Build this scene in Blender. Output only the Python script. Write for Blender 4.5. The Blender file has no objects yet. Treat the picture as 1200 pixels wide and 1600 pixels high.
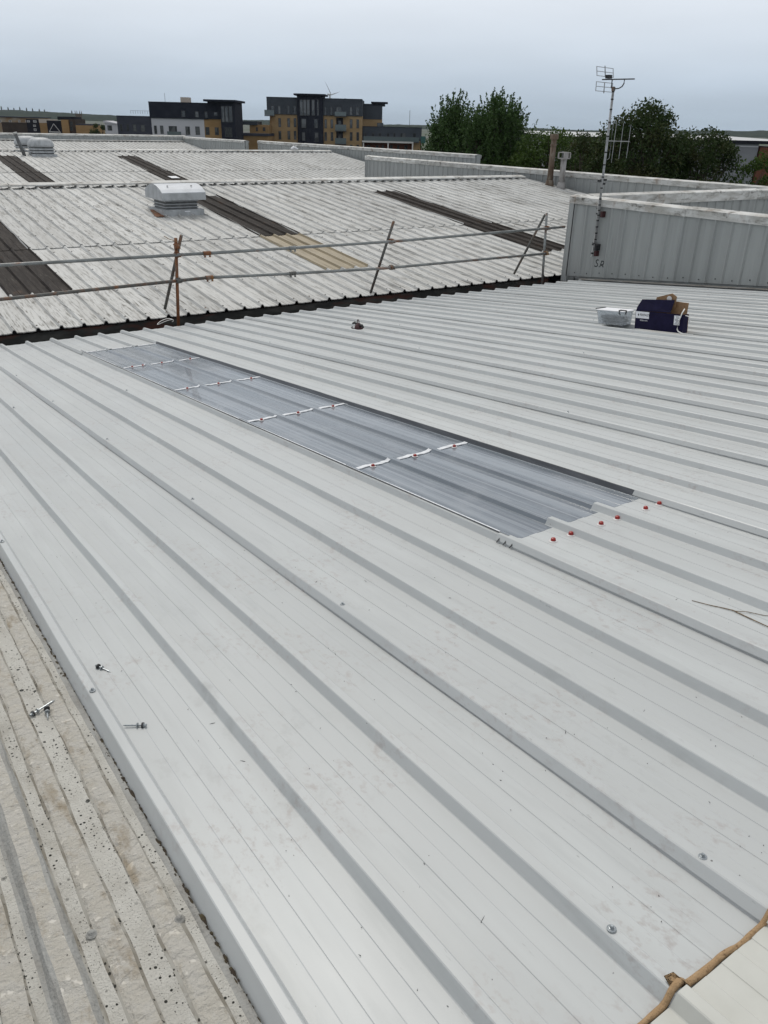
import bpy, math, random
from mathutils import Vector, Matrix
from math import radians, sin, cos, tan, pi

scene = bpy.context.scene
COL = scene.collection
RNG = random.Random(7)

# ------------------------------------------------------------------ camera
CZ = 10.5                                   # eye height above the street
R2 = Vector((0.82794438, -0.56036039, 0.02245718))
U2 = Vector((0.22902893, 0.37440511, 0.89853579))
FW = Vector((0.51191195, 0.73879432, -0.43832534))
cam_data = bpy.data.cameras.new('camera')
cam = bpy.data.objects.new('camera', cam_data)
COL.objects.link(cam)
cam_data.sensor_fit = 'VERTICAL'
cam_data.sensor_height = 24.0
cam_data.lens = 24.0 * 1239.95 / 1600.0
cam_data.clip_start = 0.05
cam_data.clip_end = 12000
mw = Matrix.Identity(4)
for i in range(3):
    mw[i][0], mw[i][1], mw[i][2] = R2[i], U2[i], -FW[i]
mw[2][3] = CZ
cam.matrix_world = mw
scene.camera = cam

# ------------------------------------------------------------------ sky and sun (overcast)
SUN_AZ, SUN_EL = radians(14), radians(54)      # azimuth from +Y towards +X
world = bpy.data.worlds.new('World')
scene.world = world
world.use_nodes = True
wn, wl = world.node_tree.nodes, world.node_tree.links
wn.clear()
w_out = wn.new('ShaderNodeOutputWorld')
bg_sky = wn.new('ShaderNodeBackground')
bg_cloud = wn.new('ShaderNodeBackground')
w_mix = wn.new('ShaderNodeMixShader')
sky = wn.new('ShaderNodeTexSky')
sky.sky_type = 'NISHITA'
sky.sun_disc = False
sky.sun_elevation = SUN_EL
sky.sun_rotation = SUN_AZ
sky.air_density = 1.3
sky.dust_density = 3.0
bg_sky.inputs['Strength'].default_value = 0.09
wl.new(sky.outputs[0], bg_sky.inputs['Color'])
tc = wn.new('ShaderNodeTexCoord')
sep = wn.new('ShaderNodeSeparateXYZ')
wl.new(tc.outputs['Generated'], sep.inputs[0])
ramp = wn.new('ShaderNodeValToRGB')             # overcast dome: brightest low down, unseen upper part dimmed to balance the roof light
cr = ramp.color_ramp
cr.elements[0].position = 0.0
cr.elements[0].color = (0.385, 0.475, 0.57, 1)
cr.elements[1].position = 1.0
cr.elements[1].color = (0.53, 0.54, 0.55, 1)
e = cr.elements.new(0.045); e.color = (0.475, 0.560, 0.66, 1)
e = cr.elements.new(0.12); e.color = (0.70, 0.755, 0.83, 1)
e = cr.elements.new(0.40); e.color = (0.60, 0.615, 0.635, 1)
wl.new(sep.outputs['Z'], ramp.inputs[0])
# soft stratus sheets seen in perspective: direction / (height + k)
addk = wn.new('ShaderNodeMath'); addk.operation = 'ADD'; addk.inputs[1].default_value = 0.10
mxk = wn.new('ShaderNodeMath'); mxk.operation = 'MAXIMUM'; mxk.inputs[1].default_value = 0.0
wl.new(sep.outputs['Z'], mxk.inputs[0]); wl.new(mxk.outputs[0], addk.inputs[0])
div = wn.new('ShaderNodeVectorMath'); div.operation = 'DIVIDE'
comb = wn.new('ShaderNodeCombineXYZ')
for k in range(3): wl.new(addk.outputs[0], comb.inputs[k])
wl.new(tc.outputs['Generated'], div.inputs[0]); wl.new(comb.outputs[0], div.inputs[1])
cn = wn.new('ShaderNodeTexNoise'); cn.inputs['Scale'].default_value = 0.42
cn.inputs['Detail'].default_value = 4; cn.inputs['Roughness'].default_value = 0.5
wl.new(div.outputs[0], cn.inputs['Vector'])
cm = wn.new('ShaderNodeMapRange')
cm.inputs['From Min'].default_value = 0.3; cm.inputs['From Max'].default_value = 0.7
cm.inputs['To Min'].default_value = 0.95; cm.inputs['To Max'].default_value = 1.10
wl.new(cn.outputs[0], cm.inputs[0])
hsv = wn.new('ShaderNodeHueSaturation')
wl.new(ramp.outputs[0], hsv.inputs['Color']); wl.new(cm.outputs[0], hsv.inputs['Value'])
wl.new(hsv.outputs[0], bg_cloud.inputs['Color'])
bg_cloud.inputs['Strength'].default_value = 1.0
w_mix.inputs[0].default_value = 0.94
wl.new(bg_sky.outputs[0], w_mix.inputs[1]); wl.new(bg_cloud.outputs[0], w_mix.inputs[2])
wl.new(w_mix.outputs[0], w_out.inputs[0])

sun_data = bpy.data.lights.new('sun', 'SUN')
sun_data.energy = 1.5
sun_data.angle = radians(17)
sun_data.color = (1.0, 0.955, 0.88)
sun = bpy.data.objects.new('sun', sun_data)
COL.objects.link(sun)
sd = Vector((sin(SUN_AZ) * cos(SUN_EL), cos(SUN_AZ) * cos(SUN_EL), sin(SUN_EL)))
sun.rotation_euler = sd.to_track_quat('Z', 'Y').to_euler()
sun.location = (0, 0, 60)

vs = scene.view_settings
vs.view_transform = 'Standard'
vs.look = 'None'
vs.exposure = 0.14
vs.gamma = 1.0
vs.use_curve_mapping = False
scene.cycles.max_bounces = 6
scene.cycles.transparent_max_bounces = 12
scene.cycles.volume_bounces = 0

# ------------------------------------------------------------------ materials
class NT:
    """tiny node helper"""
    def __init__(s, m):
        s.t = m.node_tree; s.n = s.t.nodes; s.l = s.t.links
        s.pos = None
    def P(s):
        if s.pos is None: s.pos = s.n.new('ShaderNodeNewGeometry').outputs['Position']
        return s.pos
    def vec(s, scale, src=None, off=(0, 0, 0)):
        mp = s.n.new('ShaderNodeMapping'); mp.inputs['Scale'].default_value = scale
        mp.inputs['Location'].default_value = off
        s.l.new(src or s.P(), mp.inputs[0]); return mp.outputs[0]
    def rng(s, sock, a, b, c=0.0, d=1.0):
        r = s.n.new('ShaderNodeMapRange')
        for k, v in zip(('From Min', 'From Max', 'To Min', 'To Max'), (a, b, c, d)): r.inputs[k].default_value = v
        s.l.new(sock, r.inputs[0]); return r.outputs[0]
    def noise(s, scale, lo, hi, detail=4, rough=0.55, src=None, off=(0, 0, 0)):
        if not isinstance(scale, tuple): scale = (scale,) * 3
        n = s.n.new('ShaderNodeTexNoise'); n.inputs['Scale'].default_value = 1
        n.inputs['Detail'].default_value = detail; n.inputs['Roughness'].default_value = rough
        s.l.new(s.vec(scale, src, off), n.inputs['Vector']); return s.rng(n.outputs[0], lo, hi)
    def spots(s, scale, r0, r1, src=None, off=(0, 0, 0)):
        """round specks, radius (in cells) picked at random per cell up to r1; most cells none"""
        if not isinstance(scale, tuple): scale = (scale,) * 3
        v = s.n.new('ShaderNodeTexVoronoi'); v.inputs['Scale'].default_value = 1
        s.l.new(s.vec(scale, src, off), v.inputs['Vector'])
        sp = s.n.new('ShaderNodeSeparateColor'); s.l.new(v.outputs['Color'], sp.inputs[0])
        rad = s.rng(sp.outputs[0], r0, 1.0, 0.0, r1)
        sub = s.n.new('ShaderNodeMath'); sub.operation = 'SUBTRACT'
        s.l.new(rad, sub.inputs[0]); s.l.new(v.outputs['Distance'], sub.inputs[1])
        return s.rng(sub.outputs[0], 0.0, r1 * 0.12)
    def mul(s, a, b):
        m = s.n.new('ShaderNodeMath'); m.operation = 'MULTIPLY'
        for k, v in ((0, a), (1, b)):
            if isinstance(v, (int, float)): m.inputs[k].default_value = v
            else: s.l.new(v, m.inputs[k])
        return m.outputs[0]
    def mix(s, fac, a, b):
        m = s.n.new('ShaderNodeMix'); m.data_type = 'RGBA'
        for sock, v in ((m.inputs[0], fac), (m.inputs[6], a), (m.inputs[7], b)):
            if isinstance(v, (int, float)): sock.default_value = v
            elif isinstance(v, tuple): sock.default_value = (*v, 1)
            else: s.l.new(v, sock)
        return m.outputs[2]
    def objrand(s):
        return s.n.new('ShaderNodeObjectInfo').outputs['Random']

def material(name, col, rough=0.6, metal=0.0, layers=(), bump=None, spec=0.5, rand=0.0, rough_layers=(), coat=0.0, trans=0.0):
    m = bpy.data.materials.new(name); m.use_nodes = True
    nt = NT(m); b = nt.n['Principled BSDF']
    b.inputs['Base Color'].default_value = (*col, 1)
    b.inputs['Roughness'].default_value = rough
    b.inputs['Metallic'].default_value = metal
    b.inputs['Specular IOR Level'].default_value = spec
    if coat: b.inputs['Coat Weight'].default_value = coat
    if trans: b.inputs['Transmission Weight'].default_value = trans
    c = col
    for lc, fn in layers: c = nt.mix(fn(nt), c, lc)
    if rand:
        h = nt.n.new('ShaderNodeHueSaturation')
        if isinstance(c, tuple): h.inputs['Color'].default_value = (*c, 1)
        else: nt.l.new(c, h.inputs['Color'])
        nt.l.new(nt.rng(nt.objrand(), 0, 1, 1 - rand, 1 + rand), h.inputs['Value'])
        c = h.outputs[0]
    if not isinstance(c, tuple): nt.l.new(c, b.inputs['Base Color'])
    if bump:
        fn, dist = bump
        bp = nt.n.new('ShaderNodeBump'); bp.inputs['Distance'].default_value = dist
        nt.l.new(fn(nt), bp.inputs['Height']); nt.l.new(bp.outputs[0], b.inputs['Normal'])
    for fn, a, z in rough_layers:
        nt.l.new(nt.rng(fn(nt), 0, 1, a, z), b.inputs['Roughness'])
    return m

MT = {}
# new goose-grey coated steel: clean, with scuffs, boot marks and swarf
MT['new'] = material('coated_steel', (0.476, 0.494, 0.496), 0.42, 0, [
    ((0.440, 0.458, 0.460), lambda n: n.noise((0.9, 0.25, 0.9), 0.42, 0.62, 3)),
    ((0.395, 0.408, 0.406), lambda n: n.mul(n.noise((9, 6, 9), 0.56, 0.72, 6, 0.7), n.noise(1.1, 0.44, 0.58, 2))),
    ((0.52, 0.545, 0.548), lambda n: n.mul(n.noise((5, 0.35, 5), 0.52, 0.70, 4, 0.6, None, (8, 1, 0)), 0.6)),
    ((0.40, 0.42, 0.422), lambda n: n.mul(n.noise((16, 0.5, 16), 0.56, 0.72, 4, 0.6, None, (3, 14, 0)), 0.55)),
    ((0.385, 0.372, 0.365), lambda n: n.mul(n.mul(n.noise((38, 24, 38), 0.52, 0.70, 3, 0.7), n.noise(2.3, 0.53, 0.62, 2, 0.5, None, (4, 9, 0))), 0.9)),
    ((0.30, 0.31, 0.31), lambda n: n.mul(n.noise((60, 14, 60), 0.67, 0.76, 3, 0.6), n.noise(1.7, 0.50, 0.62, 2, 0.5, None, (11, 3, 0)))),
    ((0.10, 0.10, 0.095), lambda n: n.mul(n.spots(21, 0.86, 0.075), 0.9)),
    ((0.14, 0.13, 0.12), lambda n: n.mul(n.spots((70, 30, 70), 0.93, 0.13), n.noise(1.3, 0.48, 0.60, 2))),
    ], (lambda n: n.noise((4, 0.8, 4), 0.2, 0.8, 3), 0.0022), rand=0.018,
    rough_layers=[(lambda n: n.noise((3, 1.2, 3), 0.35, 0.7, 5), 0.36, 0.5)])
MT['ridge'] = material('primer_back_steel', (0.53, 0.535, 0.50), 0.5, 0, [
    ((0.48, 0.485, 0.45), lambda n: n.noise(7, 0.45, 0.7, 4)),
    ((0.15, 0.14, 0.12), lambda n: n.mul(n.spots(30, 0.9, 0.07), 0.8))])
# weathered sheeting on the old bays
MT['old'] = material('weathered_sheet', (0.535, 0.54, 0.53), 0.75, 0, [
    ((0.45, 0.45, 0.435), lambda n: n.noise((4, 0.5, 4), 0.40, 0.66, 5, 0.6)),
    ((0.22, 0.215, 0.20), lambda n: n.mul(n.noise((20, 0.22, 20), 0.52, 0.66, 4, 0.6), 0.72)),
    ((0.13, 0.125, 0.11), lambda n: n.mul(n.noise((34, 0.25, 34), 0.55, 0.68, 4, 0.6, None, (3, 7, 0)), n.noise((0.45, 0.22, 1), 0.42, 0.60, 2))),
    ((0.20, 0.19, 0.17), lambda n: n.mul(n.noise((2.2, 0.5, 3), 0.60, 0.76, 6, 0.7, None, (2, 11, 0)), 0.4)),
    ((0.09, 0.085, 0.075), lambda n: n.mul(n.spots((9, 6, 9), 0.88, 0.10), 0.85)),
    ], (lambda n: n.noise((22, 6, 22), 0.25, 0.75, 5), 0.002), rand=0.08)
MT['dark_light'] = material('soot_covered_rooflight', (0.026, 0.022, 0.020), 0.8, 0, [
    ((0.052, 0.045, 0.040), lambda n: n.noise((16, 1.0, 16), 0.45, 0.68, 5, 0.65)),
    ((0.16, 0.15, 0.135), lambda n: n.mul(n.noise((30, 0.7, 30), 0.60, 0.75, 4, 0.6, None, (5, 2, 0)), 0.5)),
    ((0.13, 0.075, 0.045), lambda n: n.mul(n.noise((5, 1.5, 5), 0.62, 0.78, 4, 0.6, None, (1, 8, 0)), 0.5)),
    ], (lambda n: n.noise((22, 4, 22), 0.25, 0.75, 5), 0.003), rand=0.12, spec=0.15)
MT['tan_light'] = material('yellowed_rooflight', (0.30, 0.25, 0.165), 0.55, 0, [
    ((0.22, 0.18, 0.115), lambda n: n.noise((14, 0.8, 14), 0.42, 0.68, 5)),
    ((0.38, 0.33, 0.235), lambda n: n.mul(n.noise((25, 0.6, 25), 0.52, 0.72, 4), 0.6)),
    ((0.16, 0.13, 0.09), lambda n: n.mul(n.noise((35, 1.0, 35), 0.60, 0.76, 4, 0.6, None, (2, 2, 0)), 0.6))])
MT['cap_white'] = material('weathered_white_trim', (0.58, 0.585, 0.57), 0.6, 0, [
    ((0.40, 0.395, 0.37), lambda n: n.noise((2.2, 2.2, 9), 0.42, 0.64, 5)),
    ((0.10, 0.092, 0.078), lambda n: n.mul(n.noise((1.7, 1.7, 7), 0.52, 0.64, 7, 0.72), n.noise((9, 9, 5), 0.35, 0.6, 3))),
    ((0.24, 0.17, 0.12), lambda n: n.mul(n.noise((3.5, 3.5, 2), 0.58, 0.72, 5, 0.6, None, (6, 1, 2)), 0.65)),
    ((0.06, 0.055, 0.05), lambda n: n.mul(n.noise((14, 14, 14), 0.62, 0.72, 6, 0.7, None, (1, 5, 2)), 0.7)),
    ], (lambda n: n.noise(14, 0.3, 0.7, 4), 0.002), rand=0.14)
MT['clad'] = material('grey_cladding', (0.325, 0.342, 0.338), 0.5, 0, [
    ((0.27, 0.285, 0.282), lambda n: n.noise((6, 6, 0.35), 0.42, 0.68, 5)),
    ((0.345, 0.37, 0.375), lambda n: n.mul(n.noise((30, 30, 0.6), 0.52, 0.74, 4), 0.6)),
    ((0.17, 0.175, 0.165), lambda n: n.mul(n.noise((14, 14, 0.9), 0.60, 0.76, 5, 0.65, None, (3, 3, 1)), 0.6)),
    ((0.06, 0.055, 0.05), lambda n: n.mul(n.spots(9, 0.93, 0.10), 0.9)),
    ], (lambda n: n.noise((10, 10, 1), 0.3, 0.7, 4), 0.002), rand=0.035)
# GRP rooflight
MT['grp'] = material('grp_rooflight', (0.130, 0.155, 0.183), 0.24, 0, [
    ((0.212, 0.240, 0.272), lambda n: n.noise((9, 0.06, 1), 0.42, 0.58, 3, 0.5)),
    ((0.085, 0.104, 0.130), lambda n: n.mul(n.noise((26, 0.10, 1), 0.50, 0.64, 3, 0.5, None, (7, 3, 0)), 0.85)),
    ((0.36, 0.38, 0.405), lambda n: n.mul(n.noise((70, 0.15, 1), 0.57, 0.68, 3, 0.6, None, (2, 5, 0)), 0.6)),
    ((0.27, 0.29, 0.315), lambda n: n.mul(n.noise((5, 2.5, 1), 0.50, 0.70, 6, 0.7, None, (1, 5, 0)), 0.5)),
    ], (lambda n: n.noise((60, 0.5, 1), 0.2, 0.8, 4), 0.0012), coat=0.3, rand=0.04)
MT['grp_shaded'] = material('shaded_grp_sidewall', (0.045, 0.050, 0.060), 0.35, 0, [((0.085, 0.092, 0.105), lambda n: n.noise((30, 2, 30), 0.45, 0.7, 4))])  # darker version of the rooflight colour, shade painted in
MT['tape'] = material('white_lap_seal', (0.74, 0.76, 0.79), 0.45, 0, [((0.50, 0.52, 0.55), lambda n: n.noise((24, 40, 24), 0.46, 0.72, 4))])
MT['foam'] = material('brown_foam_filler', (0.36, 0.235, 0.125), 0.85, 0, [((0.40, 0.27, 0.15), lambda n: n.noise(40, 0.45, 0.7, 5)), ((0.13, 0.07, 0.03), lambda n: n.mul(n.noise(90, 0.56, 0.72, 4), 0.7))], (lambda n: n.noise(160, 0.3, 0.7, 3), 0.002))
MT['zinc'] = material('zinc_screw', (0.36, 0.39, 0.41), 0.38, 0.7, [((0.22, 0.24, 0.25), lambda n: n.noise(120, 0.45, 0.7, 3))])
MT['rubber'] = material('dark_rubber', (0.025, 0.026, 0.028), 0.6)
MT['red'] = material('red_plastic_cap', (0.34, 0.018, 0.012), 0.4, 0, [((0.20, 0.012, 0.010), lambda n: n.noise(150, 0.45, 0.7, 3))])
MT['washer'] = material('pale_washer', (0.62, 0.60, 0.60), 0.5)
# fibre-cement in the corner
_patch = lambda n: n.noise((8, 3.2, 8), 0.36, 0.50, 3, 0.6)
_lich = lambda n: n.mul(n.spots((105, 92, 105), 0.55, 0.42), _patch(n))
_lich2 = lambda n: n.mul(n.spots((52, 44, 52), 0.80, 0.40, None, (3, 1, 0)), n.noise((6, 2.2, 6), 0.43, 0.55, 3, 0.6, None, (2, 8, 0)))
_lich3 = lambda n: n.mul(n.spots((240, 210, 240), 0.50, 0.40, None, (1, 2, 0)), n.noise((7, 3.0, 7), 0.40, 0.56, 3, 0.6, None, (6, 4, 0)))
MT['cem_white'] = material('lichen_white_cement', (0.56, 0.55, 0.51), 0.9, 0, [
    ((0.45, 0.435, 0.395), lambda n: n.noise((13, 7, 13), 0.42, 0.68, 6, 0.65)),
    ((0.33, 0.295, 0.24), lambda n: n.mul(n.noise((8, 4, 8), 0.58, 0.74, 5, 0.6, None, (5, 1, 0)), 0.6)),
    ((0.09, 0.085, 0.07), _lich3), ((0.030, 0.030, 0.026), _lich), ((0.040, 0.042, 0.038), _lich2),
    ((0.14, 0.145, 0.135), lambda n: n.mul(n.spots((52, 44, 52), 0.80, 0.17, None, (3, 1, 0)), 0.8)),
    ], (lambda n: n.noise(170, 0.3, 0.7, 5), 0.0035), spec=0.2)
MT['cem_tan'] = material('peeling_cement_coating', (0.53, 0.505, 0.45), 0.85, 0, [
    ((0.54, 0.52, 0.475), lambda n: n.noise((22, 13, 22), 0.46, 0.54, 7, 0.66)),
    ((0.36, 0.31, 0.24), lambda n: n.noise((11, 5, 11), 0.53, 0.66, 6, 0.68, None, (4, 2, 0))),
    ((0.22, 0.18, 0.13), lambda n: n.mul(n.noise((20, 9, 20), 0.60, 0.70, 7, 0.72, None, (7, 7, 0)), 0.6)),
    ((0.05, 0.045, 0.04), lambda n: n.mul(n.spots(64, 0.88, 0.18), 0.85)),
    ], (lambda n: n.noise((26, 34, 26), 0.35, 0.65, 7, 0.62), 0.010), spec=0.25)
MT['cem_edge'] = material('lichen_crusted_step', (0.33, 0.32, 0.29), 0.9, 0, [
    ((0.20, 0.185, 0.155), lambda n: n.noise((30, 10, 30), 0.42, 0.6, 5)),
    ((0.028, 0.027, 0.023), lambda n: n.mul(n.spots((150, 105, 150), 0.25, 0.55), n.noise((9, 3, 9), 0.38, 0.52, 3)))], spec=0.2)
MT['cem_grey'] = material('grey_cement_slope', (0.33, 0.33, 0.315), 0.85, 0, [
    ((0.25, 0.24, 0.22), lambda n: n.noise((20, 6, 20), 0.45, 0.70, 5)),
    ((0.08, 0.075, 0.065), lambda n: n.mul(n.spots(80, 0.9, 0.2), 0.9))], (lambda n: n.noise(90, 0.3, 0.7, 4), 0.003))
MT['moss'] = material('dry_moss', (0.035, 0.026, 0.017), 0.95, 0, [((0.060, 0.048, 0.022), lambda n: n.noise(60, 0.5, 0.66, 3))])
# scaffold, gutter, pipes
MT['galv'] = material('galvanised_tube', (0.25, 0.265, 0.265), 0.5, 0.35, [
    ((0.17, 0.178, 0.175), lambda n: n.noise((5, 9, 9), 0.42, 0.66, 5)),
    ((0.24, 0.10, 0.045), lambda n: n.mul(n.noise((2.2, 6, 6), 0.56, 0.68, 5, 0.65), 0.8))])
MT['rust'] = material('rusted_tube', (0.21, 0.085, 0.035), 0.8, 0.1, [
    ((0.11, 0.055, 0.032), lambda n: n.noise((14, 14, 5), 0.45, 0.66, 5)),
    ((0.22, 0.215, 0.19), lambda n: n.mul(n.noise((4, 4, 2.6), 0.56, 0.68, 5, 0.6, None, (3, 1, 2)), 0.7)),
    ((0.30, 0.20, 0.06), lambda n: n.mul(n.noise((3, 3, 3), 0.56, 0.70, 3, 0.6, None, (8, 2, 5)), 0.7))])
MT['rust_grey'] = material('dull_steel_tube', (0.115, 0.115, 0.108), 0.65, 0.3, [
    ((0.20, 0.10, 0.055), lambda n: n.noise((9, 9, 3), 0.50, 0.68, 5)), ((0.20, 0.205, 0.2), lambda n: n.mul(n.noise(9, 0.55, 0.7, 4, 0.6, None, (4, 4, 4)), 0.7))])
MT['gutter'] = material('sooty_gutter', (0.030, 0.032, 0.030), 0.9, 0, [
    ((0.070, 0.072, 0.066), lambda n: n.noise((2.5, 2.5, 9), 0.45, 0.68, 5)), ((0.10, 0.03, 0.018), lambda n: n.mul(n.noise((1.6, 6, 6), 0.52, 0.66, 5, 0.6, None, (2, 2, 0)), 0.8))])
MT['gutter_rust'] = material('rusty_gutter_bed', (0.085, 0.024, 0.014), 0.9, 0, [((0.03, 0.02, 0.016), lambda n: n.noise((3, 7, 7), 0.42, 0.66, 5))])
MT['flue_brown'] = material('rust_brown_flue', (0.15, 0.115, 0.085), 0.85, 0, [
    ((0.085, 0.05, 0.032), lambda n: n.noise((12, 12, 2), 0.45, 0.66, 5)), ((0.26, 0.235, 0.195), lambda n: n.mul(n.noise((9, 9, 4), 0.54, 0.70, 4, 0.6, None, (4, 1, 0)), 0.8))])
MT['flue_grey'] = material('pale_grey_flue', (0.33, 0.32, 0.315), 0.75, 0, [((0.18, 0.165, 0.15), lambda n: n.noise((14, 14, 3), 0.48, 0.70, 5))])
MT['vent'] = material('light_grey_ventilator', (0.42, 0.44, 0.455), 0.55, 0, [
    ((0.30, 0.315, 0.325), lambda n: n.noise((6, 6, 3), 0.42, 0.68, 5)), ((0.19, 0.185, 0.175), lambda n: n.mul(n.noise((12, 12, 2), 0.60, 0.74, 5, 0.6, None, (2, 1, 4)), 0.6))])
MT['vent_dark'] = material('ventilator_throat', (0.10, 0.105, 0.108), 0.6, 0, [((0.17, 0.175, 0.18), lambda n: n.noise(9, 0.45, 0.7, 4))])
MT['vent_top'] = material('pale_ventilator_top', (0.57, 0.60, 0.64), 0.5, 0, [((0.50, 0.525, 0.56), lambda n: n.noise(5, 0.42, 0.68, 5))])  # paler colour for the hood's upper faces
MT['alu'] = material('aerial_aluminium', (0.34, 0.35, 0.36), 0.45, 0.55, [((0.20, 0.205, 0.21), lambda n: n.noise(14, 0.45, 0.7, 4))])
MT['black'] = material('black_plastic', (0.014, 0.015, 0.017), 0.5)
MT['maroon'] = material('maroon_bracket', (0.045, 0.011, 0.012), 0.6)
MT['navy_card'] = material('navy_printed_card', (0.0065, 0.0050, 0.028), 0.55, 0, [((0.010, 0.008, 0.038), lambda n: n.noise(14, 0.45, 0.7, 3))], spec=0.15)
MT['kraft'] = material('brown_cardboard', (0.27, 0.165, 0.088), 0.85, 0, [((0.21, 0.125, 0.065), lambda n: n.noise((9, 30, 30), 0.42, 0.7, 4))])
MT['label_white'] = material('white_paper', (0.76, 0.77, 0.80), 0.6)
MT['ink'] = material('dark_ink', (0.012, 0.012, 0.02), 0.7)
MT['strap'] = material('white_strap', (0.74, 0.74, 0.72), 0.5)
MT['tub'] = material('clear_plastic_tub', (0.86, 0.90, 0.94), 0.22, 0, [((0.80, 0.84, 0.88), lambda n: n.noise(12, 0.42, 0.7, 3))], trans=0.85)
MT['debris'] = material('grit_and_mortar', (0.33, 0.30, 0.26), 0.9, 0, [((0.46, 0.45, 0.43), lambda n: n.noise((7, 5, 7), 0.44, 0.6, 5)), ((0.12, 0.095, 0.07), lambda n: n.noise((12, 7, 12), 0.56, 0.68, 6, 0.7, None, (3, 2, 0)))], (lambda n: n.noise(60, 0.3, 0.7, 4), 0.006))
MT['twig'] = material('dry_twig', (0.14, 0.095, 0.055), 0.9, 0, [((0.26, 0.20, 0.13), lambda n: n.noise(70, 0.45, 0.66, 3))])
MT['marker'] = material('marker_scribble', (0.02, 0.022, 0.024), 0.8)
# setting
MT['ground'] = material('street_ground', (0.06, 0.065, 0.05), 0.95, 0, [((0.04, 0.065, 0.025), lambda n: n.noise(0.02, 0.42, 0.6, 4)), ((0.09, 0.088, 0.082), lambda n: n.noise(0.011, 0.52, 0.62, 4, 0.6, None, (5, 2, 0)))])
MT['hill'] = material('wooded_hill', (0.020, 0.030, 0.022), 1.0, 0, [((0.036, 0.046, 0.028), lambda n: n.noise((0.018, 0.018, 0.05), 0.46, 0.62, 5))], spec=0.0)
def leafmat(name, a, b, c):
    m = bpy.data.materials.new(name); m.use_nodes = True
    nt = NT(m); pb = nt.n['Principled BSDF']; pb.inputs['Roughness'].default_value = 0.55
    pb.inputs['Specular IOR Level'].default_value = 0.12
    col = nt.mix(nt.noise(5.0, 0.35, 0.65, 2), a, b)
    col = nt.mix(nt.noise(0.9, 0.48, 0.66, 3, 0.5, None, (3, 8, 1)), col, c)
    nt.l.new(col, pb.inputs['Base Color'])
    tr = nt.n.new('ShaderNodeBsdfTranslucent'); nt.l.new(col, tr.inputs['Color'])
    mx = nt.n.new('ShaderNodeMixShader'); mx.inputs[0].default_value = 0.22
    nt.l.new(pb.outputs[0], mx.inputs[1]); nt.l.new(tr.outputs[0], mx.inputs[2])
    nt.l.new(mx.outputs[0], nt.n['Material Output'].inputs[0]); return m
MT['leaf_pop'] = leafmat('poplar_leaf', (0.034, 0.070, 0.020), (0.078, 0.132, 0.042), (0.056, 0.104, 0.034))
MT['leaf_oak'] = leafmat('broad_leaf', (0.022, 0.042, 0.014), (0.048, 0.076, 0.024), (0.066, 0.070, 0.027))
MT['leaf_bush'] = leafmat('bush_leaf', (0.040, 0.076, 0.016), (0.076, 0.122, 0.026), (0.056, 0.094, 0.022))
MT['bark'] = material('bark', (0.085, 0.07, 0.055), 0.95, 0, [((0.05, 0.04, 0.03), lambda n: n.noise((9, 9, 2), 0.45, 0.65, 4))])
_b = lambda n, c, c2, s=0.35: material(n, c, 0.85, 0, [(c2, lambda t: t.noise((s, s, s * 2), 0.42, 0.66, 5))], spec=0.15)
FM = {
 'brick': _b('buff_brick', (0.34, 0.240, 0.135), (0.29, 0.20, 0.108)), 'ochre': _b('ochre_brick', (0.32, 0.205, 0.100), (0.27, 0.17, 0.08)),
 'redbrick': _b('red_brick', (0.16, 0.062, 0.040), (0.12, 0.05, 0.034)), 'brownbrick': _b('tan_brick', (0.24, 0.165, 0.10), (0.34, 0.30, 0.24), 0.25),
 'darkbrown': _b('brown_timber', (0.066, 0.052, 0.044), (0.045, 0.036, 0.031)), 'charcoal': _b('charcoal_cladding', (0.062, 0.072, 0.086), (0.05, 0.058, 0.07)),
 'navy': _b('navy_cladding', (0.018, 0.021, 0.032), (0.026, 0.030, 0.042)), 'black': _b('black_cladding', (0.014, 0.015, 0.022), (0.022, 0.023, 0.03)),
 'slate': _b('slate_grey_cladding', (0.058, 0.062, 0.080), (0.046, 0.05, 0.066)), 'grey': _b('mid_grey_metal', (0.13, 0.135, 0.14), (0.10, 0.105, 0.11)),
 'lightgrey': _b('light_grey_wall', (0.24, 0.245, 0.265), (0.21, 0.215, 0.235)), 'white': _b('white_concrete', (0.62, 0.61, 0.59), (0.52, 0.51, 0.49)),
 'render': _b('white_render', (0.50, 0.50, 0.53), (0.45, 0.45, 0.475), 0.2), 'cream': _b('cream_panel', (0.50, 0.44, 0.38), (0.44, 0.39, 0.34)),
 'stone': _b('weathered_stone', (0.14, 0.12, 0.10), (0.10, 0.085, 0.075)), 'greenglass': material('green_glass', (0.04, 0.11, 0.10), 0.15),
 'roof_white': _b('pale_sheet_roof', (0.55, 0.56, 0.57), (0.48, 0.49, 0.50)),
 'frame': material('window_frame', (0.035, 0.037, 0.042), 0.5), 'frame_white': material('white_window_frame', (0.6, 0.6, 0.6), 0.5),
 'glass': material('window_glass', (0.030, 0.034, 0.038), 0.06, 0, [((0.10, 0.105, 0.11), lambda t: t.noise((0.5, 0.5, 0.35), 0.5, 0.56, 1))], spec=0.8),
 'rail_glass': material('balcony_glass', (0.11, 0.14, 0.145), 0.08, spec=0.7),
}

# ------------------------------------------------------------------ building helpers
def tag(o, label=None, cat=None, group=None, kind=None):
    if label: o['label'] = label
    if cat: o['category'] = cat
    if group: o['group'] = group
    if kind: o['kind'] = kind
    return o

def empty(name, loc=(0, 0, 0), rz=0.0, label=None, cat=None, group=None, parent=None):
    o = bpy.data.objects.new(name, None); o.empty_display_size = 0.2
    o.location = loc; o.rotation_euler = (0, 0, rz)
    COL.objects.link(o)
    if parent: o.parent = parent
    return tag(o, label, cat, group, 'thing' if cat else None)

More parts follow.
